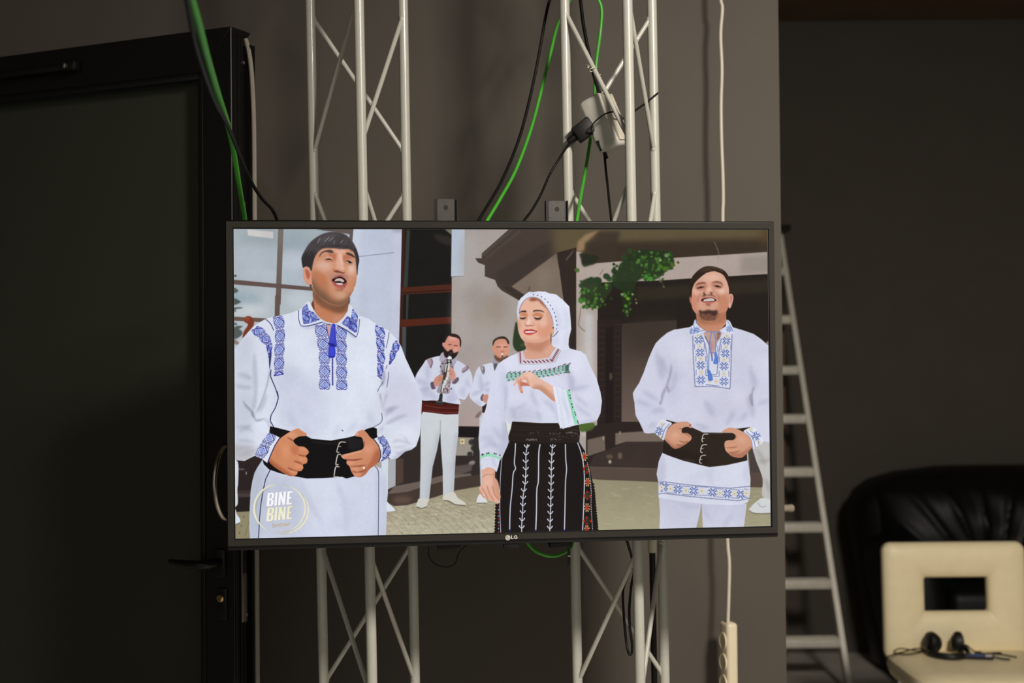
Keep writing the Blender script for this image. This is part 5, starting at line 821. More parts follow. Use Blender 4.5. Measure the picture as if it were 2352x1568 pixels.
def paint_logo():
    z = Z(530, 1080, 9.224)
    def arc(cx, cy, rx, ry, a0, a1, w0, w1, col, al=1.):
        t = np.radians(np.linspace(a0, a1, 40)); w = np.sin(np.linspace(0, np.pi, 40)) ** .7 * w1 + w0
        o = np.stack([cx + (rx + w / 2) * np.cos(t), cy + (ry + w / 2) * np.sin(t)], 1); i = np.stack([cx + (rx - w / 2) * np.cos(t), cy + (ry - w / 2) * np.sin(t)], 1)
        put(fillmask(np.concatenate([o, i[::-1]]) / 9.224 + [530, 1080], .25), col, al)
    gold, ivory = (190, 188, 160), (236, 232, 208)
    arc(1045, 815, 535, 520, 112, 270, 5, 44, gold, .8); arc(1040, 815, 543, 520, 118, 262, 3, 34, ivory); arc(1060, 800, 520, 470, 160, 245, 2, 10, (150, 160, 150), .8)
    arc(1080, 810, 505, 495, -88, 108, 5, 36, gold, .75); arc(1076, 810, 505, 495, -72, 70, 3, 28, ivory)
    arc(1110, 840, 535, 505, -45, 108, 5, 34, gold, .75); arc(1108, 838, 538, 505, -34, 80, 3, 28, ivory)
    glyph = {'B': [[(0, 0), (.2, 0), (.27, .1), (.27, .4), (.2, .5), (.27, .6), (.27, .9), (.2, 1), (0, 1)], [(.1, .12), (.17, .12), (.17, .42), (.1, .42)], [(.1, .58), (.17, .58), (.17, .88), (.1, .88)]],
             'I': [[(.31, 0), (.405, 0), (.405, 1), (.31, 1)]], 'N': [[(.46, 0), (.55, 0), (.55, .55), (.645, 0), (.735, 0), (.735, 1), (.645, 1), (.645, .45), (.55, 1), (.46, 1)]],
             'E': [[(.795, 0), (1, 0), (1, .12), (.89, .12), (.89, .43), (.97, .43), (.97, .56), (.89, .56), (.89, .88), (1, .88), (1, 1), (.795, 1)]]}
    for bl, br, tl, tr, col in (((762, 768), (1295, 722), (787, 482), (1314, 442), ((250, 251, 255), (250, 251, 255))), ((757, 1088), (1297, 1032), (787, 798), (1317, 755), ((240, 234, 196), (244, 240, 216)))):
        bl, br, tl, tr = map(np.array, (bl, br, tl, tr))
        pt = lambda u, v: (bl + (br - bl) * u) * (1 - v) + (tl + (tr - tl) * u) * v
        for off, c, al in ((.012, (140, 140, 140), .7), (0, col, 1.)):
            for ch in 'BINE':
                outs = []
                for loop in glyph[ch]:
                    lp = [(u, v) for u, v in loop]
                    outs.append(np.array([pt(u + off, v - off) for u, v in lp]) / 9.224 + [530, 1080])
                m = fillmask(outs[0], .25 if not off else .5)
                if m is not None:
                    mm = m[0].copy()
                    for hole in outs[1:]:
                        hm = fillmask(hole, .25)
                        full = np.zeros(CV.shape[:2], np.float32); full[hm[1]:hm[1] + hm[0].shape[0], hm[2]:hm[2] + hm[0].shape[1]] = hm[0]
                        mm = mm * (1 - full[m[1]:m[1] + mm.shape[0], m[2]:m[2] + mm.shape[1]])
                    put((mm, m[1], m[2]), c, al)
    for wd, c in ((2.1, (160, 140, 118)), (1., (222, 206, 176))):
        for p in ((930, 1150, 895, 1142, 885, 1165, 918, 1182, 922, 1205, 880, 1212), (955, 1135, 948, 1208), (1015, 1130, 1012, 1200), (950, 1172, 1014, 1165), (1055, 1140, 1042, 1170, 1060, 1195, 1095, 1190, 1112, 1155, 1095, 1128, 1055, 1140), (1138, 1120, 1152, 1190), (1152, 1190, 1188, 1125), (1188, 1125, 1206, 1184), (1206, 1184, 1256, 1104)):
            L(z(*p), wd, c, .9, .25, sm=0)

def television_picture(pw=1920, ph=1080):
    paint_backdrop(); paint_ivy(); paint_musicians(); paint_left_man(); paint_woman(); paint_right_man(); paint_logo()
    dst = np.array([[536.5, 526.3], [1761, 527.5], [1770, 1207], [541.5, 1237.5]]); src = np.array([[0, 0], [1, 0], [1, 1], [0, 1.]])
    A = []
    for (x, y), (u, v) in zip(src, dst):
        A += [[x, y, 1, 0, 0, 0, -u * x, -u * y, -u], [0, 0, 0, x, y, 1, -v * x, -v * y, -v]]
    h = np.linalg.svd(np.array(A))[2][-1].reshape(3, 3)
    gx, gy = np.meshgrid((np.arange(pw) + .5) / pw, (np.arange(ph) + .5) / ph)
    q = h @ np.stack([gx.ravel(), gy.ravel(), np.ones(gx.size)])
    X = np.clip((q[0] / q[2] - AX) * AS - .5, 0, CV.shape[1] - 1.001); Y = np.clip((q[1] / q[2] - AY) * AS - .5, 0, CV.shape[0] - 1.001)
    x0, y0 = X.astype(int), Y.astype(int); fx, fy = (X - x0)[:, None], (Y - y0)[:, None]
    out = (CV[y0, x0] * (1 - fx) + CV[y0, x0 + 1] * fx) * (1 - fy) + (CV[y0 + 1, x0] * (1 - fx) + CV[y0 + 1, x0 + 1] * fx) * fy
    out = out.reshape(ph, pw, 3) / 255
    g = np.random.default_rng(3)                                        # soft unevenness and a trace of video grain
    for q, amp in ((120, .012), (40, .010), (8, .006)):
        n = g.normal(size=(ph // q + 2, pw // q + 2)); yi = np.arange(ph) / q; xi = np.arange(pw) / q; a0 = yi.astype(int); b0 = xi.astype(int); fy = (yi - a0)[:, None]; fx = (xi - b0)[None]
        out = out * (1 + amp * ((n[a0][:, b0] * (1 - fx) + n[a0][:, b0 + 1] * fx) * (1 - fy) + (n[a0 + 1][:, b0] * (1 - fx) + n[a0 + 1][:, b0 + 1] * fx) * fy))[:, :, None]
    for c in range(3): out[:, :, c] = blur2(np.pad(out[:, :, c], 4, mode='edge'), .55)[4:-4, 4:-4]
    return np.clip(out, 0, 1)
# ---------------------------------------------------------------- the open glass door (hinged at the doorway, swung towards the camera)
EDGE = at(535, 784, 2.84); ANG = math.radians(25)
DTOP = at(535, 60, 2.84).z; DW, DT = .90, .068
hinge = Vector((EDGE.x - DW * math.cos(ANG), EDGE.y + DW * math.sin(ANG), 0))
door = struct(bpy.data.objects.new('door_1', None)); COL.objects.link(door); door.location = hinge; door.rotation_euler = (0, 0, -ANG)
# local frame: x along the leaf to the latch edge, y to the back, z up
ST, RT, Z0 = .070, .086, .008
def frame_bar(name, pts, ya, yb):
    bm = bmesh.new(); prism(bm, pts, ya, yb); bmesh.ops.bevel(bm, geom=bm.edges[:], offset=.0012, segments=1, affect='EDGES'); return from_bm(name, bm, 'black_metal', door)
frame_bar('stile', [(0, Z0), (ST, Z0 + RT), (ST, DTOP - RT), (0, DTOP)], 0, DT)
latch = frame_bar('stile', [(DW, Z0), (DW, DTOP), (DW - ST, DTOP - RT), (DW - ST, Z0 + RT)], 0, DT - .028)
frame_bar('rail', [(0, DTOP), (ST, DTOP - RT), (DW - ST, DTOP - RT), (DW, DTOP)], 0, DT)
frame_bar('rail', [(0, Z0), (DW, Z0), (DW - ST, Z0 + RT), (ST, Z0 + RT)], 0, DT)
boxes('glazing_bead', [((DW - ST - .006, .004, DTOP / 2), (.012, .012, DTOP - 2 * RT)), ((ST + .006, .004, DTOP / 2), (.012, .012, DTOP - 2 * RT)), ((DW / 2, .004, DTOP - RT - .007), (DW - 2 * ST, .012, .014)), ((DW / 2, .004, Z0 + RT + .007), (DW - 2 * ST, .012, .014))], 'black_satin', door, r=.002)
struct(boxes('pane', [((DW / 2, .030, DTOP / 2), (DW - 2 * ST + .01, .008, DTOP - 2 * RT + .01))], 'tinted_glass', door))
boxes('edge_profile', [((DW - .016, DT - .021, DTOP / 2 - .008), (.020, .014, DTOP - .03)), ((DW - .004, DT - .0075, DTOP / 2 - .012), (.024, .015, DTOP - .03)), ((DW + .001, .005, DTOP / 2), (.004, .004, DTOP - .02)), ((DW + .001, .020, DTOP / 2), (.004, .003, DTOP - .02)), ((DW + .0005, .033, DTOP / 2), (.004, .004, DTOP - .02)), ((DW + .008, DT - .002, DTOP / 2 - .012), (.004, .004, DTOP - .03))], 'black_satin', door, r=.001)
def on_edge(py, y): return at(560, py, 2.86).z
seal = [Vector((DW + .016 - .012 * k, DT - .014, z)) for k, z in ((1.6, on_edge(82, 0)), (1.0, on_edge(110, 0)), (.45, on_edge(160, 0)), (.1, on_edge(250, 0)), (0, on_edge(340, 0)), (0, on_edge(500, 0)), (0, .8), (0, .3), (0, .03))]
tube('seal_strip', seal, .0048, 'seal_rubber', door, 8)
for py in (141, 467, 1413): turned('screw', [(.0005, -.0015), (.0036, -.0012), (.0036, .002), (.0005, .002)], 'chrome', door, 10, 'X', (DW + .0028, .036, on_edge(py, 0)))
zt, zb = at(561, 1262, 2.86).z + .03, at(561, 1429, 2.86).z
boxes('lock_faceplate', [((DW + .002, .029, (zt + zb) / 2), (.004, .018, zt - zb), .001)], 'brushed_steel', door)
boxes('latch_bolt', [((DW + .004, .029, zb + .12), (.006, .010, .045), .001)], 'black_satin', door)
zc = at(516, 1372, 2.85).z
cyl = turned('lock_cylinder', [(.001, -.012), (.006, -.012), (.0085, -.009), (.0085, .004), (.001, .004)], 'brass', door, 16, 'Y', (DW - .028, -.001, zc))
boxes('key_slot', [((DW - .028, -.0125, zc), (.0015, .002, .007))], 'tv_black', cyl)
boxes('keyhole_escutcheon', [((DW - .028, -.002, zc - .012), (.024, .006, .062), .002)], 'black_satin', door)
zh = at(500, 1292, 2.85).z
lever = tube('lever_handle', [Vector((DW - .034, 0, zh)), Vector((DW - .034, -.03, zh)), Vector((DW - .045, -.045, zh)), Vector((DW - .08, -.050, zh + .001)), Vector((DW - .120, -.050, zh + .004))], [.010] * 12 + [.010 - .0045 * k / 12 for k in range(13)], 'black_satin', door, 12)
boxes('lever_rosette', [((DW - .034, -.003, zh), (.030, .008, .056), .003)], 'black_satin', lever)
za, zbm = at(528, 1022, 2.85).z, at(528, 1192, 2.85).z; zm_ = (za + zbm) / 2; hh = (za - zbm) / 2
tube('pull_handle', [Vector((DW - .014, 0, za)), Vector((DW - .014, -.018, za - .006)), Vector((DW - .014, -.036, zm_ + hh * .55)), Vector((DW - .014, -.044, zm_)), Vector((DW - .014, -.036, zm_ - hh * .55)), Vector((DW - .014, -.018, zbm + .006)), Vector((DW - .014, 0, zbm))], .0048, 'chrome', door, 12)
cl = boxes('closer_arm', [((.34, -.012, DTOP - .044), (.30, .016, .016), .002), ((.50, -.014, DTOP - .044), (.03, .022, .022), .003)], 'black_satin', door)
boxes('closer_bolt', [((.492, -.027, DTOP - .044), (.006, .004, .012), .001)], 'chrome', cl)
for z in (.25, 1.05, 1.85): turned('hinge_barrel', [(.001, 0), (.009, 0), (.009, .10), (.001, .10)], 'black_satin', door, 12, 'Z', (-.006, DT * .5, z - .05))

# ---------------------------------------------------------------- two lattice trusses
def truss(label, tops, bots, depths, order):
    """tops / bots: photo columns of the left, middle and right chord at the frame's top and bottom edge"""
    base = Vector((0, 0, 0)); ends = []
    for a, b, Y in zip(tops, bots, depths):
        p, q = at(a, 0, Y), at(b, 1568, Y); d = (p - q) / (p.z - q.z)
        ends.append((q + d * (.012 - q.z), q + d * (2.93 - q.z))); base += ends[-1][0] / 3
    base.z = 0
    t = thing('lattice_truss', label, 'truss', base, 0, 'white lattice trusses holding the television')
    pt = lambda k, z: ends[k][0] + (ends[k][1] - ends[k][0]) * ((z - .012) / (2.93 - .012)) - base
    for k in range(3): tube('chord_tube', [pt(k, .012), pt(k, 2.93)], .0099, 'truss_paint', t, 20, False)
    yz = lambda py: at(1150, py, 2.78).z
    for i in range(-2, 6):
        y0, y1 = 20 + 410 * i, 345 + 410 * i
        za, zb = min(yz(y0), 2.9), max(yz(y1), .04)
        if za - zb < .1: continue
        for (a, b) in (order[i % 2]):
            p, q = pt(a, za), pt(b, zb); s = (q - p).normalized()
            bm = bmesh.new(); sweep(bm, [p, q], .0047, 12); o = from_bm('brace', bm, 'truss_paint', t)
            for v, w in ((a, za), (b, zb)):
                bm = bmesh.new(); bmesh.ops.create_uvsphere(bm, u_segments=10, v_segments=6, radius=.0062, matrix=Matrix.Translation(pt(v, w) + (pt(b if v == a else a, zb if v == a else za) - pt(v, w)).normalized() * .0105) @ Matrix.Diagonal((1, 1, 1.35, 1))); from_bm('weld', bm, 'truss_paint', o)
    boxes('base_plate', [((0, 0, .006), (.34, .34, .012), .002)], 'truss_paint', t)
    boxes('top_plate', [(((pt(0, 2.93) + pt(1, 2.93) + pt(2, 2.93)) / 3 + Vector((0, 0, .006))), (.26, .26, .012), .002)], 'truss_paint', t)
    return t
# chords: 0 left, 1 middle (front), 2 right
truss('white lattice truss beside the open black glass door', (712.4, 823.7, 925.3), (743.7, 854.7, 953.4), (2.815, 2.665, 2.825), [((0, 2), (1, 0), (2, 1)), ((0, 1), (1, 2), (2, 0))])
truss('white lattice truss with the power adapter strapped to it', (1296.4, 1440.8, 1496.8), (1326.5, 1470.5, 1526.9), (2.80, 2.67, 2.845), [((0, 1), (1, 2), (2, 0)), ((0, 2), (1, 0), (2, 1))])

# ---------------------------------------------------------------- television
TVC = CAM + RGT * -.00747 + UP * -.06843 + FWD * 2.4893
TYAW = math.radians(6.92)
SW, SH = .941, .5293
tv = thing('television', 'black flat television lit with a picture of folk singers', 'television', TVC, TYAW)
# local frame: x right, y back, z up, origin at the middle of the picture
BL, BR, BT, BB, LIP = .0145, .0142, .0158, .0205, .0022
X0, X1, Zb, Zt = -SW / 2 - BL, SW / 2 + BR, -SH / 2 - BB, SH / 2 + BT
def ring(bm, o, i, y0, y1):
    """a four-sided frame between an outer and an inner rectangle (x0, x1, z0, z1)"""
    for a, b, c, d in (((o[0], o[3]), (o[1], o[3]), (i[1], i[3]), (i[0], i[3])), ((o[1], o[3]), (o[1], o[2]), (i[1], i[2]), (i[1], i[3])), ((o[1], o[2]), (o[0], o[2]), (i[0], i[2]), (i[1], i[2])), ((o[0], o[2]), (o[0], o[3]), (i[0], i[3]), (i[0], i[2]))):
        prism(bm, [a, b, c, d], y0, y1)
bm = bmesh.new(); ring(bm, (X0 + .0022, X1 - .0022, Zb + .0085, Zt - .0032), (-SW / 2 - LIP, SW / 2 + LIP, -SH / 2 - LIP, SH / 2 + LIP), -.004, .004); bmesh.ops.remove_doubles(bm, verts=bm.verts[:], dist=1e-5)
from_bm('bezel', bm, 'bezel_plastic', tv, False)
bm = bmesh.new(); ring(bm, (-SW / 2 - LIP, SW / 2 + LIP, -SH / 2 - LIP, SH / 2 + LIP), (-SW / 2, SW / 2, -SH / 2, SH / 2), -.0012, .004); from_bm('panel_border', bm, 'tv_black', tv, False)
bm = bmesh.new(); g = box(bm, ((X0 + X1) / 2, .016, (Zb + Zt) / 2), (X1 - X0, .030, Zt - Zb), .0032, 3); from_bm('casing', bm, 'tv_black', tv)
bm = bmesh.new(); box(bm, (0, .046, -.06), (.62, .034, .36), .012, 3); from_bm('rear_housing', bm, 'tv_black', tv)
boxes('sensor_tab', [((.005, .012, Zb - .003), (.028, .012, .010), .002)], 'tv_black', tv)

pic = television_picture()
img = bpy.data.images.new('television_picture', pic.shape[1], pic.shape[0])
img.colorspace_settings.name = 'sRGB'
img.pixels.foreach_set(np.concatenate([pic[::-1], np.ones(pic.shape[:2] + (1,))], 2).astype(np.float32).ravel())
img.update(); img.pack()
sm_ = bpy.data.materials.new('lit_screen'); sm_.use_nodes = True; nt = sm_.node_tree; pb = nt.nodes['Principled BSDF']
ti = nt.nodes.new('ShaderNodeTexImage'); ti.image = img; ti.extension = 'EXTEND'
pb.inputs['Base Color'].default_value = (.001, .001, .001, 1); pb.inputs['Roughness'].default_value = .22; pb.inputs['Specular IOR Level'].default_value = .02; pb.inputs['Emission Strength'].default_value = 1.0
nt.links.new(ti.outputs['Color'], pb.inputs['Emission Color']); MATS['lit_screen'] = sm_
me = bpy.data.meshes.new('screen'); me.from_pydata([(-SW / 2, 0, -SH / 2), (SW / 2, 0, -SH / 2), (SW / 2, 0, SH / 2), (-SW / 2, 0, SH / 2)], [], [(0, 1, 2, 3)])
uv = me.uv_layers.new(name='UVMap')
for k, c in enumerate(((0, 0), (1, 0), (1, 1), (0, 1))): uv.data[k].uv = c
sc = link('screen', me, 'lit_screen', tv, False); sc['label'] = 'lit screen showing singers in white embroidered folk shirts'

# maker's badge: round emblem and two letters
def tv_px(px, py):                                           # photo pixel -> point of the television's front plane (x, z)
    d = FWD + RGT * ((px - 1176) / FPX) - UP * ((py - 784) / FPX); n = Vector((-math.sin(TYAW), math.cos(TYAW), 0)); p = CAM + d * ((TVC - CAM).dot(n) / d.dot(n)) - TVC
    return p.x * math.cos(TYAW) + p.y * math.sin(TYAW), p.z
ex, ez = tv_px(1165.6, 1233.8); er = .0046
em = turned('badge_emblem', [(.0004, -.0008), (er, -.0008), (er, .0006), (.0004, .0006)], 'logo_print', tv, 28, 'Y', (ex, -.0044, ez))
bm = bmesh.new()
prism(bm, [(ex - .0004, ez + .0022), (ex + .0002, ez + .0022), (ex + .0002, ez - .0014), (ex + .0016, ez - .0014), (ex + .0016, ez - .0020), (ex - .0004, ez - .0020)], -.0056, -.0052)
prism(bm, [(ex - .0024 + .0006 * math.cos(a), ez + .0016 + .0006 * math.sin(a)) for a in (k * math.pi / 4 for k in range(8))], -.0056, -.0052)
arc_o = [(ex + .0036 * math.cos(a), ez + .0036 * math.sin(a)) for a in np.radians(np.linspace(75, 360, 22))]; arc_i = [(ex + .0031 * math.cos(a), ez + .0031 * math.sin(a)) for a in np.radians(np.linspace(75, 360, 22))]
for k in range(21): prism(bm, [arc_o[k], arc_o[k + 1], arc_i[k + 1], arc_i[k]], -.0056, -.0052)
prism(bm, [(ex + .0014, ez + .0003), (ex + .0036, ez + .0003), (ex + .0036, ez - .0003), (ex + .0014, ez - .0003)], -.0056, -.0052)
from_bm('emblem_lines', bm, 'logo_dark', em, False)
lx, lz = tv_px(1173.2, 1237.0); h = .0064
bm = bmesh.new(); prism(bm, [(lx, lz), (lx + .0044, lz), (lx + .0044, lz + .0013), (lx + .0015, lz + .0013), (lx + .0015, lz + h), (lx, lz + h)], -.0052, -.0044); from_bm('badge_letter', bm, 'logo_print', tv, False)
gx, gz, gr = lx + .0080, lz + h / 2, h / 2
bm = bmesh.new(); go = [(gx + gr * math.cos(a), gz + gr * math.sin(a)) for a in np.radians(np.linspace(42, 345, 20))]; gi = [(gx + (gr - .0014) * math.cos(a), gz + (gr - .0014) * math.sin(a)) for a in np.radians(np.linspace(42, 345, 20))]
for k in range(19): prism(bm, [go[k], go[k + 1], gi[k + 1], gi[k]], -.0052, -.0044)
prism(bm, [(gx + .0002, gz + .0005), (gx + gr, gz + .0005), (gx + gr, gz - .0024), (gx + gr - .0013, gz - .0024), (gx + gr - .0013, gz - .0008), (gx + .0002, gz - .0008)], -.0052, -.0044); from_bm('badge_letter', bm, 'logo_print', tv, False)

# ---------------------------------------------------------------- television mount between panel and trusses
mt = thing('television_mount', 'dark steel mount rails behind the lit television', 'tv mount', TVC, TYAW)
def chan(px0, px1, ptop, pbot):
    off = .068
    def q(px, py):
        d = FWD + RGT * ((px - 1176) / FPX) - UP * ((py - 784) / FPX); n = Vector((-math.sin(TYAW), math.cos(TYAW), 0)); o = TVC + n * off; p = CAM + d * ((o - CAM).dot(n) / d.dot(n)) - TVC
        return p.x * math.cos(TYAW) + p.y * math.sin(TYAW), p.z
    (xa, zt), (xb, _) = q(px0, ptop), q(px1, ptop); zb = q(px0, pbot)[1]; w = xb - xa; cx = (xa + xb) / 2; hz = zt - .0155; hr = .0044
    bm = bmesh.new()
    # face plate with a round hole near the top
    n = 24; rim = [(cx + hr * math.cos(2 * math.pi * k / n), hz + hr * math.sin(2 * math.pi * k / n)) for k in range(n)]
    sq = []
    for k in range(n):
        a = 2 * math.pi * k / n; c, s = math.cos(a), math.sin(a); m_ = .0155 / max(abs(c) * .0155 / (w * .36), abs(s)); sq.append((cx + c * m_, hz + s * m_))
    for k in range(n):
        j = (k + 1) % n; prism(bm, [rim[k], rim[j], sq[j], sq[k]], off - .0012, off + .0012)
    prism(bm, [(cx - w * .36, hz - .0155), (cx + w * .36, hz - .0155), (cx + w * .36, zb), (cx - w * .36, zb)], off - .0012, off + .0012)
    fp = from_bm('mount_rail', bm, 'mount_steel', mt, False)
    bm = bmesh.new()
    for s in (-1, 1): prism(bm, [(cx + s * w * .36, zt), (cx + s * w * .46, zt), (cx + s * w * .46, zb), (cx + s * w * .36, zb)], off - .001, off + .012); prism(bm, [(cx + s * w * .46, zt), (cx + s * w * .5, zt), (cx + s * w * .5, zb), (cx + s * w * .46, zb)], off - .006, off + .014)
    from_bm('rail_flange', bm, 'black_satin', fp, False)
    for f in (.32, .68): turned('mount_bolt', [(.001, -.004), (.004, -.004), (.004, .006), (.001, .006)], 'chrome', fp, 12, 'Y', (cx, off, zb + (zt - zb) * f))
    boxes('rail_hook', [((cx, off - .002, zb + .001), (w, .026, .012), .002)], 'black_satin', fp)
    return cx, zb
chan(997, 1050, 457, 1254)
cx2, zb2 = chan(1253, 1304, 461, 1250)
for z in (.12, -.10): boxes('crossbar', [((.02, .098, z), (.86, .028, .045), .003)], 'mount_steel', mt)
bx_, bz_ = tv_px(1305, 1272)
strap = boxes('release_strap', [((bx_ + .012, .066, bz_ - .004), (.0045, .003, .055), .0008)], 'black_satin', mt)
for dz in (.016, -.012): boxes('strap_rivet', [((bx_ + .012, .064, bz_ + dz), (.0048, .003, .0022))], 'chrome', strap)

# ---------------------------------------------------------------- cables above and below the television
def cable(name, label, pts, dia, m, cat='cable', sides=10):
    """pts: photo column, photo row and depth in metres of points along the cable"""
    P = smooth_path([at(*p) for p in pts], 8); c = sum(P, Vector()) / len(P)
    bm = bmesh.new(); sweep(bm, [p - c for p in P], dia / 2, sides); o = from_bm(name, bm, m); o.location = c
    return tag(o, label, cat)
cable('network_cable', 'thick green cable slanting down past the glass door corner', [(418, -90, 1.50), (437, -10, 1.58), (457, 60, 1.66), (475, 130, 1.78), (500, 215, 1.98), (524, 290, 2.2), (537, 350, 2.33), (550, 430, 2.46), (562, 500, 2.57), (570, 560, 2.6)], .0088, 'green_pvc')
cable('black_cable', 'black cable crossing over the slanting green cable by the door', [(405, -90, 1.46), (427, -10, 1.54), (446, 90, 1.66), (463, 150, 1.76), (492, 230, 1.95), (524, 290, 2.14), (546, 345, 2.28), (576, 415, 2.42), (601, 455, 2.50), (625, 481, 2.56), (637, 510, 2.6), (640, 560, 2.6)], .0062, 'black_pvc')
cable('black_cable', 'black cable hanging in a curve left of the pale green one', [(1290, -60, 2.88), (1265, -6, 2.88), (1253, 40, 2.87), (1237, 130, 2.85), (1216, 230, 2.82), (1190, 325, 2.77), (1150, 420, 2.70), (1101, 503, 2.62), (1080, 545, 2.6)], .0062, 'black_pvc')
cable('network_cable', 'green cable curving from behind the truss to the mount rails', [(1340, -60, 2.93), (1308, 4, 2.93), (1282, 55, 2.92), (1265, 120, 2.90), (1244, 205, 2.87), (1220, 295, 2.83), (1185, 390, 2.76), (1148, 458, 2.68), (1120, 505, 2.62), (1100, 545, 2.6)], .0066, 'green_pvc')
cable('network_cable', 'green cable hanging down behind the white power adapter', [(1356, -60, 2.93), (1372, -8, 2.92), (1382, 24, 2.92), (1378, 80, 2.92), (1370, 140, 2.91), (1366, 210, 2.90), (1360, 290, 2.89), (1348, 372, 2.84), (1334, 450, 2.74), (1325, 506, 2.64), (1320, 550, 2.6)], .0068, 'green_pvc')
cable('black_cable', 'black cable running down inside the truss into the adapter', [(1322, -60, 2.85), (1332, -8, 2.85), (1339, 50, 2.85), (1350, 110, 2.85), (1362, 165, 2.85), (1376, 212, 2.84), (1386, 240, 2.83)], .0072, 'black_pvc')
cable('thin_wire', 'thin black wire loop hanging under the television', [(988, 1225, 2.58), (985, 1250, 2.585), (986, 1278, 2.59), (1000, 1295, 2.59), (1024, 1302, 2.59), (1045, 1294, 2.59), (1053, 1272, 2.59), (1066, 1256, 2.585), (1085, 1240, 2.58)], .0020, 'black_pvc', 'wire', 8)
cable('network_cable', 'green cable loop drooping below the television badge', [(1190, 1205, 2.60), (1210, 1243, 2.60), (1226, 1262, 2.60), (1247, 1273, 2.60), (1270, 1277, 2.61), (1291, 1271, 2.63), (1310, 1258, 2.65), (1320, 1230, 2.66)], .0064, 'green_pvc')
cable('black_cable', 'long black cable loop hanging inside the truss below the television', [(1432, 1215, 2.72), (1441, 1245, 2.73), (1450, 1276, 2.75), (1456, 1312, 2.76), (1450, 1345, 2.765), (1445.5, 1397, 2.765), (1447, 1442, 2.76), (1452, 1480, 2.76), (1451, 1499, 2.76), (1445, 1501, 2.76), (1439, 1478, 2.77), (1432.5, 1409, 2.775), (1431, 1358, 2.775), (1438, 1332, 2.78), (1450, 1300, 2.78), (1460, 1250, 2.77), (1462, 1215, 2.75)], .0052, 'black_pvc')

# white multi-way adapter strapped to the brace, with its two plugs
AC = at(1389, 283, 2.775)
ax_l = (at(1412, 340, 2.77) - at(1366, 228, 2.78)).normalized()
v0 = Vector((-.62, -.78, 0)); ax_n = (v0 - ax_l * v0.dot(ax_l)).normalized(); ax_w = ax_n.cross(ax_l)
R3 = Matrix((ax_w, ax_n, ax_l)).transposed()
ad = thing('power_adapter', 'white multi-way power adapter block strapped to a truss brace', 'adapter', AC)
ad.rotation_euler = R3.to_euler()
bm = bmesh.new(); box(bm, (0, 0, 0), (.054, .052, .112), .011, 4); from_bm('adapter_body', bm, 'adapter_plastic', ad)
boxes('cover_plate', [((.0275 if ax_w.y < 0 else -.0275, 0, 0), (.006, .040, .098), .0025)], 'white_pvc', ad)
for z in (-.03, .0, .03):
    rg = turned('socket_well', [(.0145, -.001), (.016, -.001), (.016, .0005), (.0145, .0005)], 'white_pvc', ad, 24, 'X', (.0305 if ax_w.y < 0 else -.0305, 0, z))
def plug(name, label, px0, px1, Y, w, hgt, tail):
    """rubber plug between two photo points, with its strain relief and lead"""
    a, b = at(*px0, Y), at(*px1, Y); d = (b - a); ln = d.length; d.normalize(); e2 = Vector((0, 1, 0)); e2 = (e2 - d * e2.dot(d)).normalized(); e1 = e2.cross(d)
    t = thing(name, label, 'plug', a); t.rotation_euler = Matrix((e1, e2, d)).transposed().to_euler()
    bm = bmesh.new(); box(bm, (0, 0, ln / 2), (w, hgt, ln), min(w, hgt) * .10, 2); from_bm('plug_body', bm, 'black_pvc', t)
    bm = bmesh.new(); lathe(bm, [(w * .12, ln + .018), (w * .2, ln + .017), (w * .27, ln), (w * .27, ln - .002)], 14, 'Z'); from_bm('strain_relief', bm, 'black_pvc', t)
    inv = t.matrix_basis.inverted() if False else (Matrix.Translation(a) @ Matrix((e1, e2, d)).transposed().to_4x4()).inverted()
    bm = bmesh.new(); sweep(bm, [inv @ p for p in smooth_path([at(*p) for p in tail], 8)], .0025, 10); from_bm('lead', bm, 'black_pvc', t)
plug('power_plug', 'black angular power plug pushed into the side of the adapter', (1360, 284), (1322, 313), 2.775, .033, .030, [(1320, 315, 2.775), (1304, 334, 2.76), (1287, 360, 2.71), (1262, 402, 2.69), (1243, 445, 2.66), (1222, 482, 2.63), (1200, 512, 2.60), (1185, 545, 2.6)])
plug('small_plug', 'small black plug under the adapter with a straight hanging lead', (1375, 322), (1386, 345), 2.765, .014, .014, [(1386, 343, 2.765), (1389, 362, 2.765), (1392, 395, 2.75), (1396, 430, 2.72), (1400, 470, 2.67), (1404, 506, 2.62), (1406, 550, 2.60)])
# zip ties
zt_ = [at(*p) for p in ((1372, 326, 2.80), (1358, 296, 2.745), (1366, 280, 2.735), (1384, 265, 2.725), (1400, 258, 2.715), (1415, 257, 2.72), (1424, 264, 2.735), (1431, 272, 2.765), (1446, 262, 2.79), (1459, 254, 2.79), (1484, 236, 2.785), (1512, 213, 2.78))]
c = sum(zt_, Vector()) / len(zt_); o = tube('cable_tie', [p - c for p in zt_], .0021, 'black_pvc', None, 8, flat=.6); o.location = c; tag(o, 'long black cable tie wrapped round the white adapter', 'cable tie')
ct = at(1360.5, 160, 2.735); o = thing('cable_tie', 'small white wire tie twisted round a truss brace', 'cable tie', ct)
bm = bmesh.new(); dd = (at(1441, 345, 2.67) - at(1300, 20, 2.80)).normalized(); e1 = dd.cross(Vector((0, 1, 0))).normalized(); e2 = dd.cross(e1)
for k in range(1): sweep(bm, [(e1 * math.cos(a) + e2 * math.sin(a)) * .0056 for a in np.linspace(0, 2 * math.pi, 25)], .0010, 6, False)
from_bm('tie_loop', bm, 'white_pvc', o)
for pts in (((1354, 152, 2.73), (1350, 156, 2.725), (1351, 148, 2.722)), ((1366, 168, 2.74), (1372, 175, 2.735), (1380, 171, 2.735))): tube('tie_end', [at(*p) - ct for p in pts], .0008, 'white_pvc', o, 6)

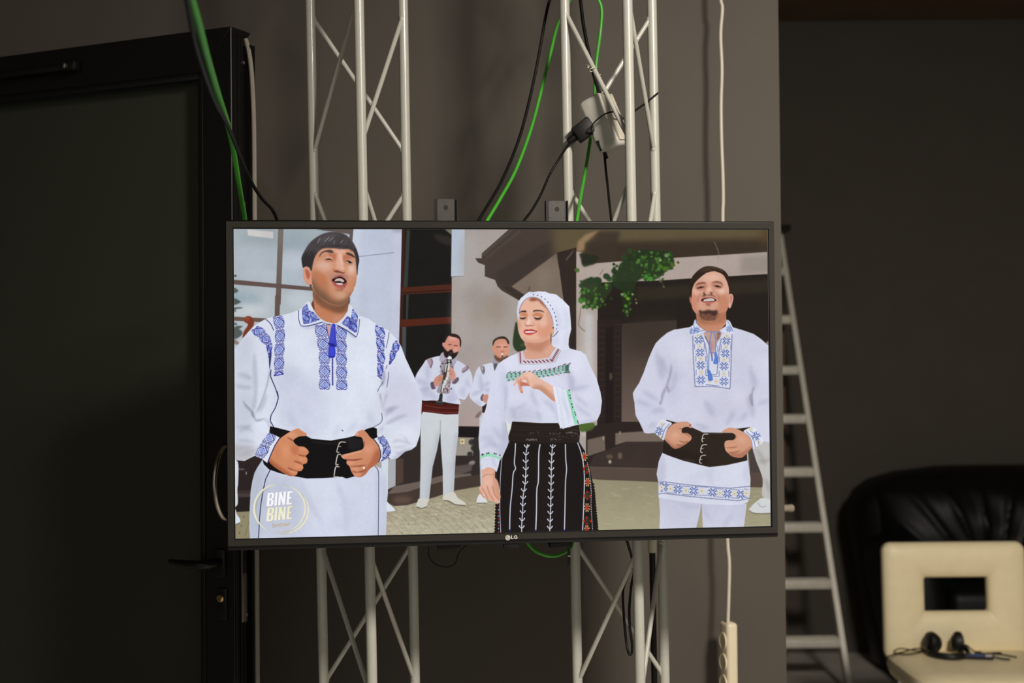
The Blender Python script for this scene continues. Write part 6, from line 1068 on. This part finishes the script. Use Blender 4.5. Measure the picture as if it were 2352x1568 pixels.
# ---------------------------------------------------------------- white wall cable with hanging socket strip
cable('wall_cable', 'wavy white cable running down the grey wall', [(1654, -120, 3.207), (1655, -8, 3.207), (1659, 20, 3.207), (1655, 80, 3.209), (1658, 160, 3.207), (1656, 235, 3.209), (1657, 320, 3.207), (1660, 400, 3.207), (1661, 460, 3.207), (1660, 520, 3.207), (1664, 800, 3.207), (1668, 1100, 3.205), (1671, 1240, 3.203), (1675, 1292, 3.201), (1674, 1360, 3.199), (1672, 1424, 3.197), (1672, 1436, 3.197)], .0082, 'white_pvc')
STY = math.radians(15); sp = at(1674, 1428, 3.20)
ps = thing('socket_strip', 'cream socket strip hanging from the white wall cable', 'power strip', (sp.x, sp.y, sp.z - .34), STY)
bm = bmesh.new(); box(bm, (.002, .006, .17), (.027, .046, .34), .0085, 4); from_bm('strip_body', bm, 'cream_plastic', ps)
for k in range(6):
    z = .34 - .042 - k * .0475
    w = turned('socket_ring', [(.0155, .0005), (.0185, .0005), (.0195, -.0028), (.0165, -.0032), (.0155, -.001)], 'cream_plastic', ps, 24, 'X', (-.0115, .006, z))
    for s in (-1, 1): turned('socket_hole', [(.0005, 0), (.0024, 0), (.0024, -.0006), (.0005, -.0006)], 'socket_dark', w, 10, 'X', (-.0116, .006 + s * .0085, z))
boxes('mounting_rib', [((.0158, .004, .34 - .07), (.003, .012, .046), .001)], 'cream_plastic', ps)

# black pole with a pale collar standing behind the right truss
pb_, pt_ = at(1503, 1568, 2.99), at(1498, 1266, 2.99)
d = (pt_ - pb_) / (pt_.z - pb_.z); foot = pb_ + d * (0 - pb_.z)
sp_ = thing('stand_pole', 'black upright pole with a pale collar behind the truss', 'stand', (foot.x, foot.y, 0))
lo = lambda z: d * z - Vector((0, 0, 0))
tube('pole', [lo(.01), lo(pt_.z)], .0064, 'black_metal', sp_, 14, False); tube('upper_pole', [lo(pt_.z), lo(1.18)], .0052, 'black_metal', sp_, 14, False)
tube('collar', [lo(pt_.z - .002), lo(pt_.z + .034)], .0092, 'white_pvc', sp_, 18, False)
turned('foot_disc', [(.001, 0), (.055, 0), (.055, .006), (.012, .014), (.001, .014)], 'black_metal', sp_, 28, 'Z')

# peg on the end of the wall
pg = at(1800, 1167, WALL_Y + .06)
o = thing('wall_peg', 'cream rounded peg sticking out from the wall end', 'peg', (WEND, WALL_Y + .06, pg.z)); 
turned('peg_shaft', [(.001, -.002), (.0085, -.002), (.0085, .020), (.0092, .024), (.0092, .030), (.006, .034), (.001, .035)], 'dull_cream', o, 18, 'X')
turned('peg_flange', [(.001, -.001), (.012, -.001), (.012, .002), (.001, .002)], 'dull_cream', o, 18, 'X')

# ---------------------------------------------------------------- step-ladder by the recess wall
LT = thing('step_ladder', 'aluminium step ladder with green step caps behind the wall corner', 'ladder', (1.12, 5.95, 0))
def rail_pt(side, z):                                        # side +1: right stile, measured from the photograph; -1: its mirror
    t = z / 1.86
    xr, yr = 1.392 + (1.262 - 1.392) * t, 5.95 + .65 * t
    xc = 1.12
    return Vector(((xr if side > 0 else 2 * xc - xr) - 1.12, yr - 5.95, z))
for s in (-1, 1):
    bm = bmesh.new(); a, b = rail_pt(s, .02), rail_pt(s, 2.0); dr = (b - a).normalized(); sd = dr.cross(Vector((0, 1, 0))).normalized() * .0105; dp = Vector((0, .024, -.008)); va = [bm.verts.new(p + q) for p in (a, b) for q in (-sd - dp, sd - dp, sd + dp, -sd + dp)]; [bm.faces.new(f) for f in ((va[0], va[1], va[2], va[3]), (va[4], va[7], va[6], va[5]), (va[0], va[4], va[5], va[1]), (va[1], va[5], va[6], va[2]), (va[2], va[6], va[7], va[3]), (va[3], va[7], va[4], va[0]))]; from_bm('stile', bm, 'alloy', LT, False)
    boxes('foot_cap', [(rail_pt(s, .018), (.030, .046, .036), .004)], 'green_plastic', LT)
    tube('rear_leg', [Vector((s * .148, .70, 2.0)), Vector((s * .15, .76, .0))], .011, 'tan_steel', LT, 8, False)
for z in (.196, .43, .662, .896, 1.127, 1.344, 1.575, 1.80):
    a, b = rail_pt(-1, z), rail_pt(1, z); c = (a + b) / 2; w = b.x - a.x
    st = boxes('step', [((c.x, c.y + .03, z), (w, .085, .036), .004)], 'alloy', LT)
    boxes('step_groove', [((c.x, c.y + k, z + .0185), (w - .01, .006, .002)) for k in (.0, .015, .03, .045, .06)], 'alloy', st)
    for s in (-1, 1): boxes('step_cap', [((c.x + s * w / 2, c.y + .026, z + .012), (.024, .06, .013), .003)], 'green_plastic', st)
boxes('top_tray', [((0, .67, 2.0), (.34, .16, .03), .006)], 'black_satin', LT)
for z in (.45, 1.3): boxes('rear_brace', [((0, .70 + .06 * (1 - z / 2), z), (.30, .018, .018), .002)], 'tan_steel', LT)

# ---------------------------------------------------------------- black leather sofa against the recess wall
SX, SYB, SYF, SWD, STOP = 1.515, 6.66, 5.78, 1.95, .905
sofa = thing('sofa', 'black leather sofa with gathered back cushion behind the cream chair', 'sofa', (SX + SWD / 2, (SYB + SYF) / 2, 0))
def loft(name, secs, m, parent, n=56, power=5.):
    """superellipse sections: (z, centre x, centre y, half width, half depth)"""
    bm = bmesh.new(); rings = []
    for z, cx, cy, hw, hd in secs:
        ring_ = []
        for k in range(n):
            a = 2 * math.pi * k / n; c, s = math.cos(a), math.sin(a); r = (abs(c) ** power + abs(s) ** power) ** (-1 / power); ring_.append(bm.verts.new((cx + hw * r * c, cy + hd * r * s, z)))
        rings.append(ring_)
    for a, b in zip(rings, rings[1:]):
        for k in range(n): bm.faces.new((a[k], a[(k + 1) % n], b[(k + 1) % n], b[k]))
    bm.faces.new(rings[0][::-1]); bm.faces.new(rings[-1]); return from_bm(name, bm, m, parent)
hw = SWD / 2
def shell(s):
    """outer back and arm profile, narrower at the floor and rounded at the top"""
    return [(.03, 0, s, hw - .105, .20), (.10, 0, s, hw - .09, .215), (.30, 0, s, hw - .06, .225), (.55, 0, s, hw - .02, .235), (.68, 0, s, hw, .24), (.75, 0, s, hw - .004, .24), (.80, 0, s, hw - .03, .23), (.845, 0, s, hw - .09, .205), (.88, 0, s, hw - .20, .165), (STOP, 0, s, hw - .38, .10)]
loft('back_shell', shell(.20), 'sofa_leather', sofa, 72, 4.2)
for sgn in (-1, 1): loft('armrest', [(.03, sgn * (hw - .20), -.14, .085, .32), (.2, sgn * (hw - .18), -.14, .10, .34), (.42, sgn * (hw - .15), -.13, .12, .34), (.54, sgn * (hw - .14), -.12, .125, .33), (.60, sgn * (hw - .14), -.10, .10, .30), (.63, sgn * (hw - .14), -.08, .05, .25)], 'sofa_leather', sofa, 36, 3)
boxes('seat_base', [((0, -.1, .17), (SWD - .50, .66, .26), .03)], 'sofa_leather', sofa, seg=3)
for k in (-1, 1): boxes('seat_cushion', [((k * (SWD - .50) / 4, -.13, .37), ((SWD - .50) / 2 - .01, .60, .16), .05)], 'sofa_leather', sofa, seg=4)
# gathered back cushions: pleats fan out from the lower middle of each cushion
for k in (-1, 1):
    bm = bmesh.new(); NU, NV = 90, 40; cw, ch = (SWD - .16) / 2, .46; grid = []
    cx0 = k * (SWD - .16) / 4
    for j in range(NV + 1):
        row = []
        for i in range(NU + 1):
            u, v = i / NU * 2 - 1, j / NV
            e = max(0, 1 - abs(u) ** 4) ** .5 * max(0, math.sin(math.pi * min(max(v * .97 + .03, 0), 1))) ** .45
            ang = math.atan2(v + .12, u * 1.1); fan = math.hypot(u * .9, v + .1)
            pl = (.5 + .5 * math.sin(ang * 24 + 1.6 * math.sin(u * 3))) ** 4 * .020 * min(fan, 1) * e + .006 * math.sin(u * 9 + v * 14) * e
            row.append(bm.verts.new((cx0 + u * cw / 2 * (1 - .06 * (1 - v)), .02 - .15 * e - pl, .40 + v * ch * (1 - .10 * abs(u) ** 3))))
        grid.append(row)
    for j in range(NV):
        for i in range(NU): bm.faces.new((grid[j][i], grid[j][i + 1], grid[j + 1][i + 1], grid[j + 1][i]))
    from_bm('back_cushion', bm, 'sofa_leather', sofa)
for sx in (-1, 1):
    for sy in (-.30, .30): turned('foot', [(.001, 0), (.022, 0), (.028, .045), (.001, .045)], 'black_metal', sofa, 14, 'Z', (sx * (hw - .25), sy - .02, 0))

# ---------------------------------------------------------------- cream chair with window cut-out in its back
CY = 4.56; cc = at(2188, 1368, CY); SEAT = .468
ch = thing('dining_chair', 'cream leather chair with a rectangular opening in its backrest', 'chair', (cc.x, CY, 0))
def rrect(w, h, r, n=10):
    out = []
    for qx, qy, a0 in ((1, 1, 0), (-1, 1, 90), (-1, -1, 180), (1, -1, 270)):
        for k in range(n): a = math.radians(a0 + 90 * k / (n - 1)); out.append((qx * (w / 2 - r) + r * math.cos(a), qy * (h / 2 - r) + r * math.sin(a)))
    return out
bzc = cc.z
outer, inner = rrect(.456, .37, .030), rrect(.200, .105, .006)
bm = bmesh.new(); NP = 24; rings = []
for (ox, oz), (ix, iz) in zip(outer, inner):
    ring_ = []
    for k in range(NP):
        a = 2 * math.pi * k / NP; s = (1 - math.cos(a)) / 2; y = -math.copysign(abs(math.sin(a)) ** .58, math.sin(a)) * .032
        z = oz + (iz + .0205 - oz) * s - .012
        ring_.append(bm.verts.new((ox + (ix + .004 - ox) * s, y - .10 * (z - .18) * -1 * .6, bzc + z)))
    rings.append(ring_)
for i in range(len(rings)):
    a, b = rings[i], rings[(i + 1) % len(rings)]
    for k in range(NP): bm.faces.new((a[k], a[(k + 1) % NP], b[(k + 1) % NP], b[k]))
from_bm('backrest', bm, 'cream_leather', ch)
loft('seat', [(SEAT - .075, 0, -.235, .205, .195), (SEAT - .065, 0, -.235, .228, .215), (SEAT - .04, 0, -.235, .236, .224), (SEAT - .016, 0, -.235, .232, .220), (SEAT - .004, 0, -.235, .215, .204), (SEAT, 0, -.235, .15, .14)], 'cream_leather', ch, 64, 7)
for sx in (-1, 1):
    for sy in (-.40, -.06): tube('leg', [Vector((sx * .19, sy, SEAT - .07)), Vector((sx * .20, sy + (-.02 if sy < -.2 else .03), .0))], .0125, 'chrome', ch, 12, False)
    tube('back_post', [Vector((sx * .15, -.02, SEAT - .06)), Vector((sx * .15, -.004, SEAT + .06))], .011, 'chrome', ch, 10, False)

# ---------------------------------------------------------------- headset and small recorder lying on the seat
hs0 = at(2166, 1492, 4.46); HZ = SEAT + .001
hs = thing('headset', 'black headset with a tangled lead lying on the cream seat', 'headset', (hs0.x, hs0.y, HZ))
sc_ = 4.46 / FPX
def hp(px, py, z=None, Y=4.46): p = at(px, py, Y); return Vector((p.x - hs0.x, p.y - hs0.y, (p.z if z is None else z) - HZ))
for px, tilt in ((2139, .25), (2202, -.3)):
    x = (px - 2166) * sc_
    bm = bmesh.new(); lathe(bm, [(.002, -.017), (.020, -.017), (.030, -.010), (.033, 0), (.029, .012), (.016, .017), (.002, .017)], 24, 'X'); bmesh.ops.rotate(bm, verts=bm.verts[:], matrix=Matrix.Rotation(tilt, 3, 'Z') @ Matrix.Rotation(tilt * .5, 3, 'Y')); bmesh.ops.translate(bm, verts=bm.verts[:], vec=(x, 0, .034))
    cu = from_bm('ear_cup', bm, 'headset_black', hs)
    bm = bmesh.new(); lathe(bm, [(.008, -.004), (.022, -.004), (.0285, .004), (.022, .012), (.008, .010)], 24, 'X'); bmesh.ops.rotate(bm, verts=bm.verts[:], matrix=Matrix.Rotation(tilt, 3, 'Z')); bmesh.ops.translate(bm, verts=bm.verts[:], vec=(x + (.012 if tilt > 0 else -.018), 0, .031)); from_bm('ear_cushion', bm, 'headset_black', cu)
tube('headband', [Vector((-.044, 0, .028)), Vector((-.060, -.035, .012)), Vector((-.045, -.085, .007)), Vector((0, -.112, .006)), Vector((.048, -.085, .007)), Vector((.066, -.035, .012)), Vector((.052, 0, .028))], .0095, 'headset_black', hs, 10, flat=.6)
tube('inner_band', [Vector((-.040, -.004, .020)), Vector((-.036, -.05, .010)), Vector((.005, -.072, .008)), Vector((.044, -.05, .010)), Vector((.050, -.004, .020))], .005, 'headset_black', hs, 8)
f = lambda x, y, z=.0022: Vector((x, y, z))
tube('headset_lead', [f(-.045, .0), f(-.09, .015, .006), f(-.13, .02, .010), f(-.155, -.005, .004), f(-.13, -.03), f(-.085, -.02, .005), f(-.06, .0, .01), f(-.075, .03, .008), f(-.12, .01), f(-.16, -.03), f(-.19, -.06)], .0023, 'black_pvc', hs, 8)
tube('headset_lead', [f(.055, 0, .02), f(.075, .005, .022), f(.085, -.02, .012), f(.092, -.045, .008), f(.12, -.035, .004), f(.145, -.032, .004), f(.168, -.048, .003), f(.20, -.085, .002)], .0023, 'black_pvc', hs, 8)
boxes('inline_control', [((.155, -.040, .005), (.028, .009, .008), .002)], 'headset_black', hs); boxes('lead_clip', [((.095, -.045, .007), (.020, .014, .012), .003)], 'headset_black', hs)
r0 = at(2245, 1504, 4.36)
rc = thing('voice_recorder', 'slim black recorder with a blue label lying beside the headset', 'recorder', (r0.x, r0.y, HZ), math.radians(-12))
boxes('recorder_body', [((-.005, 0, .0075), (.105, .022, .014), .004)], 'headset_black', rc, seg=3)
boxes('blue_label', [((-.004, -.0035, .0125), (.046, .0165, .0052), .001)], 'blue_label', rc); boxes('pale_label', [((.032, -.0035, .0125), (.020, .0165, .005), .001)], 'pale_label', rc)
tube('wrist_loop', [Vector((.045, .006, .008)), Vector((.07, .008, .004)), Vector((.092, .003, .003)), Vector((.092, -.006, .003)), Vector((.07, -.010, .004)), Vector((.045, -.006, .008))], .0016, 'black_pvc', rc, 8)
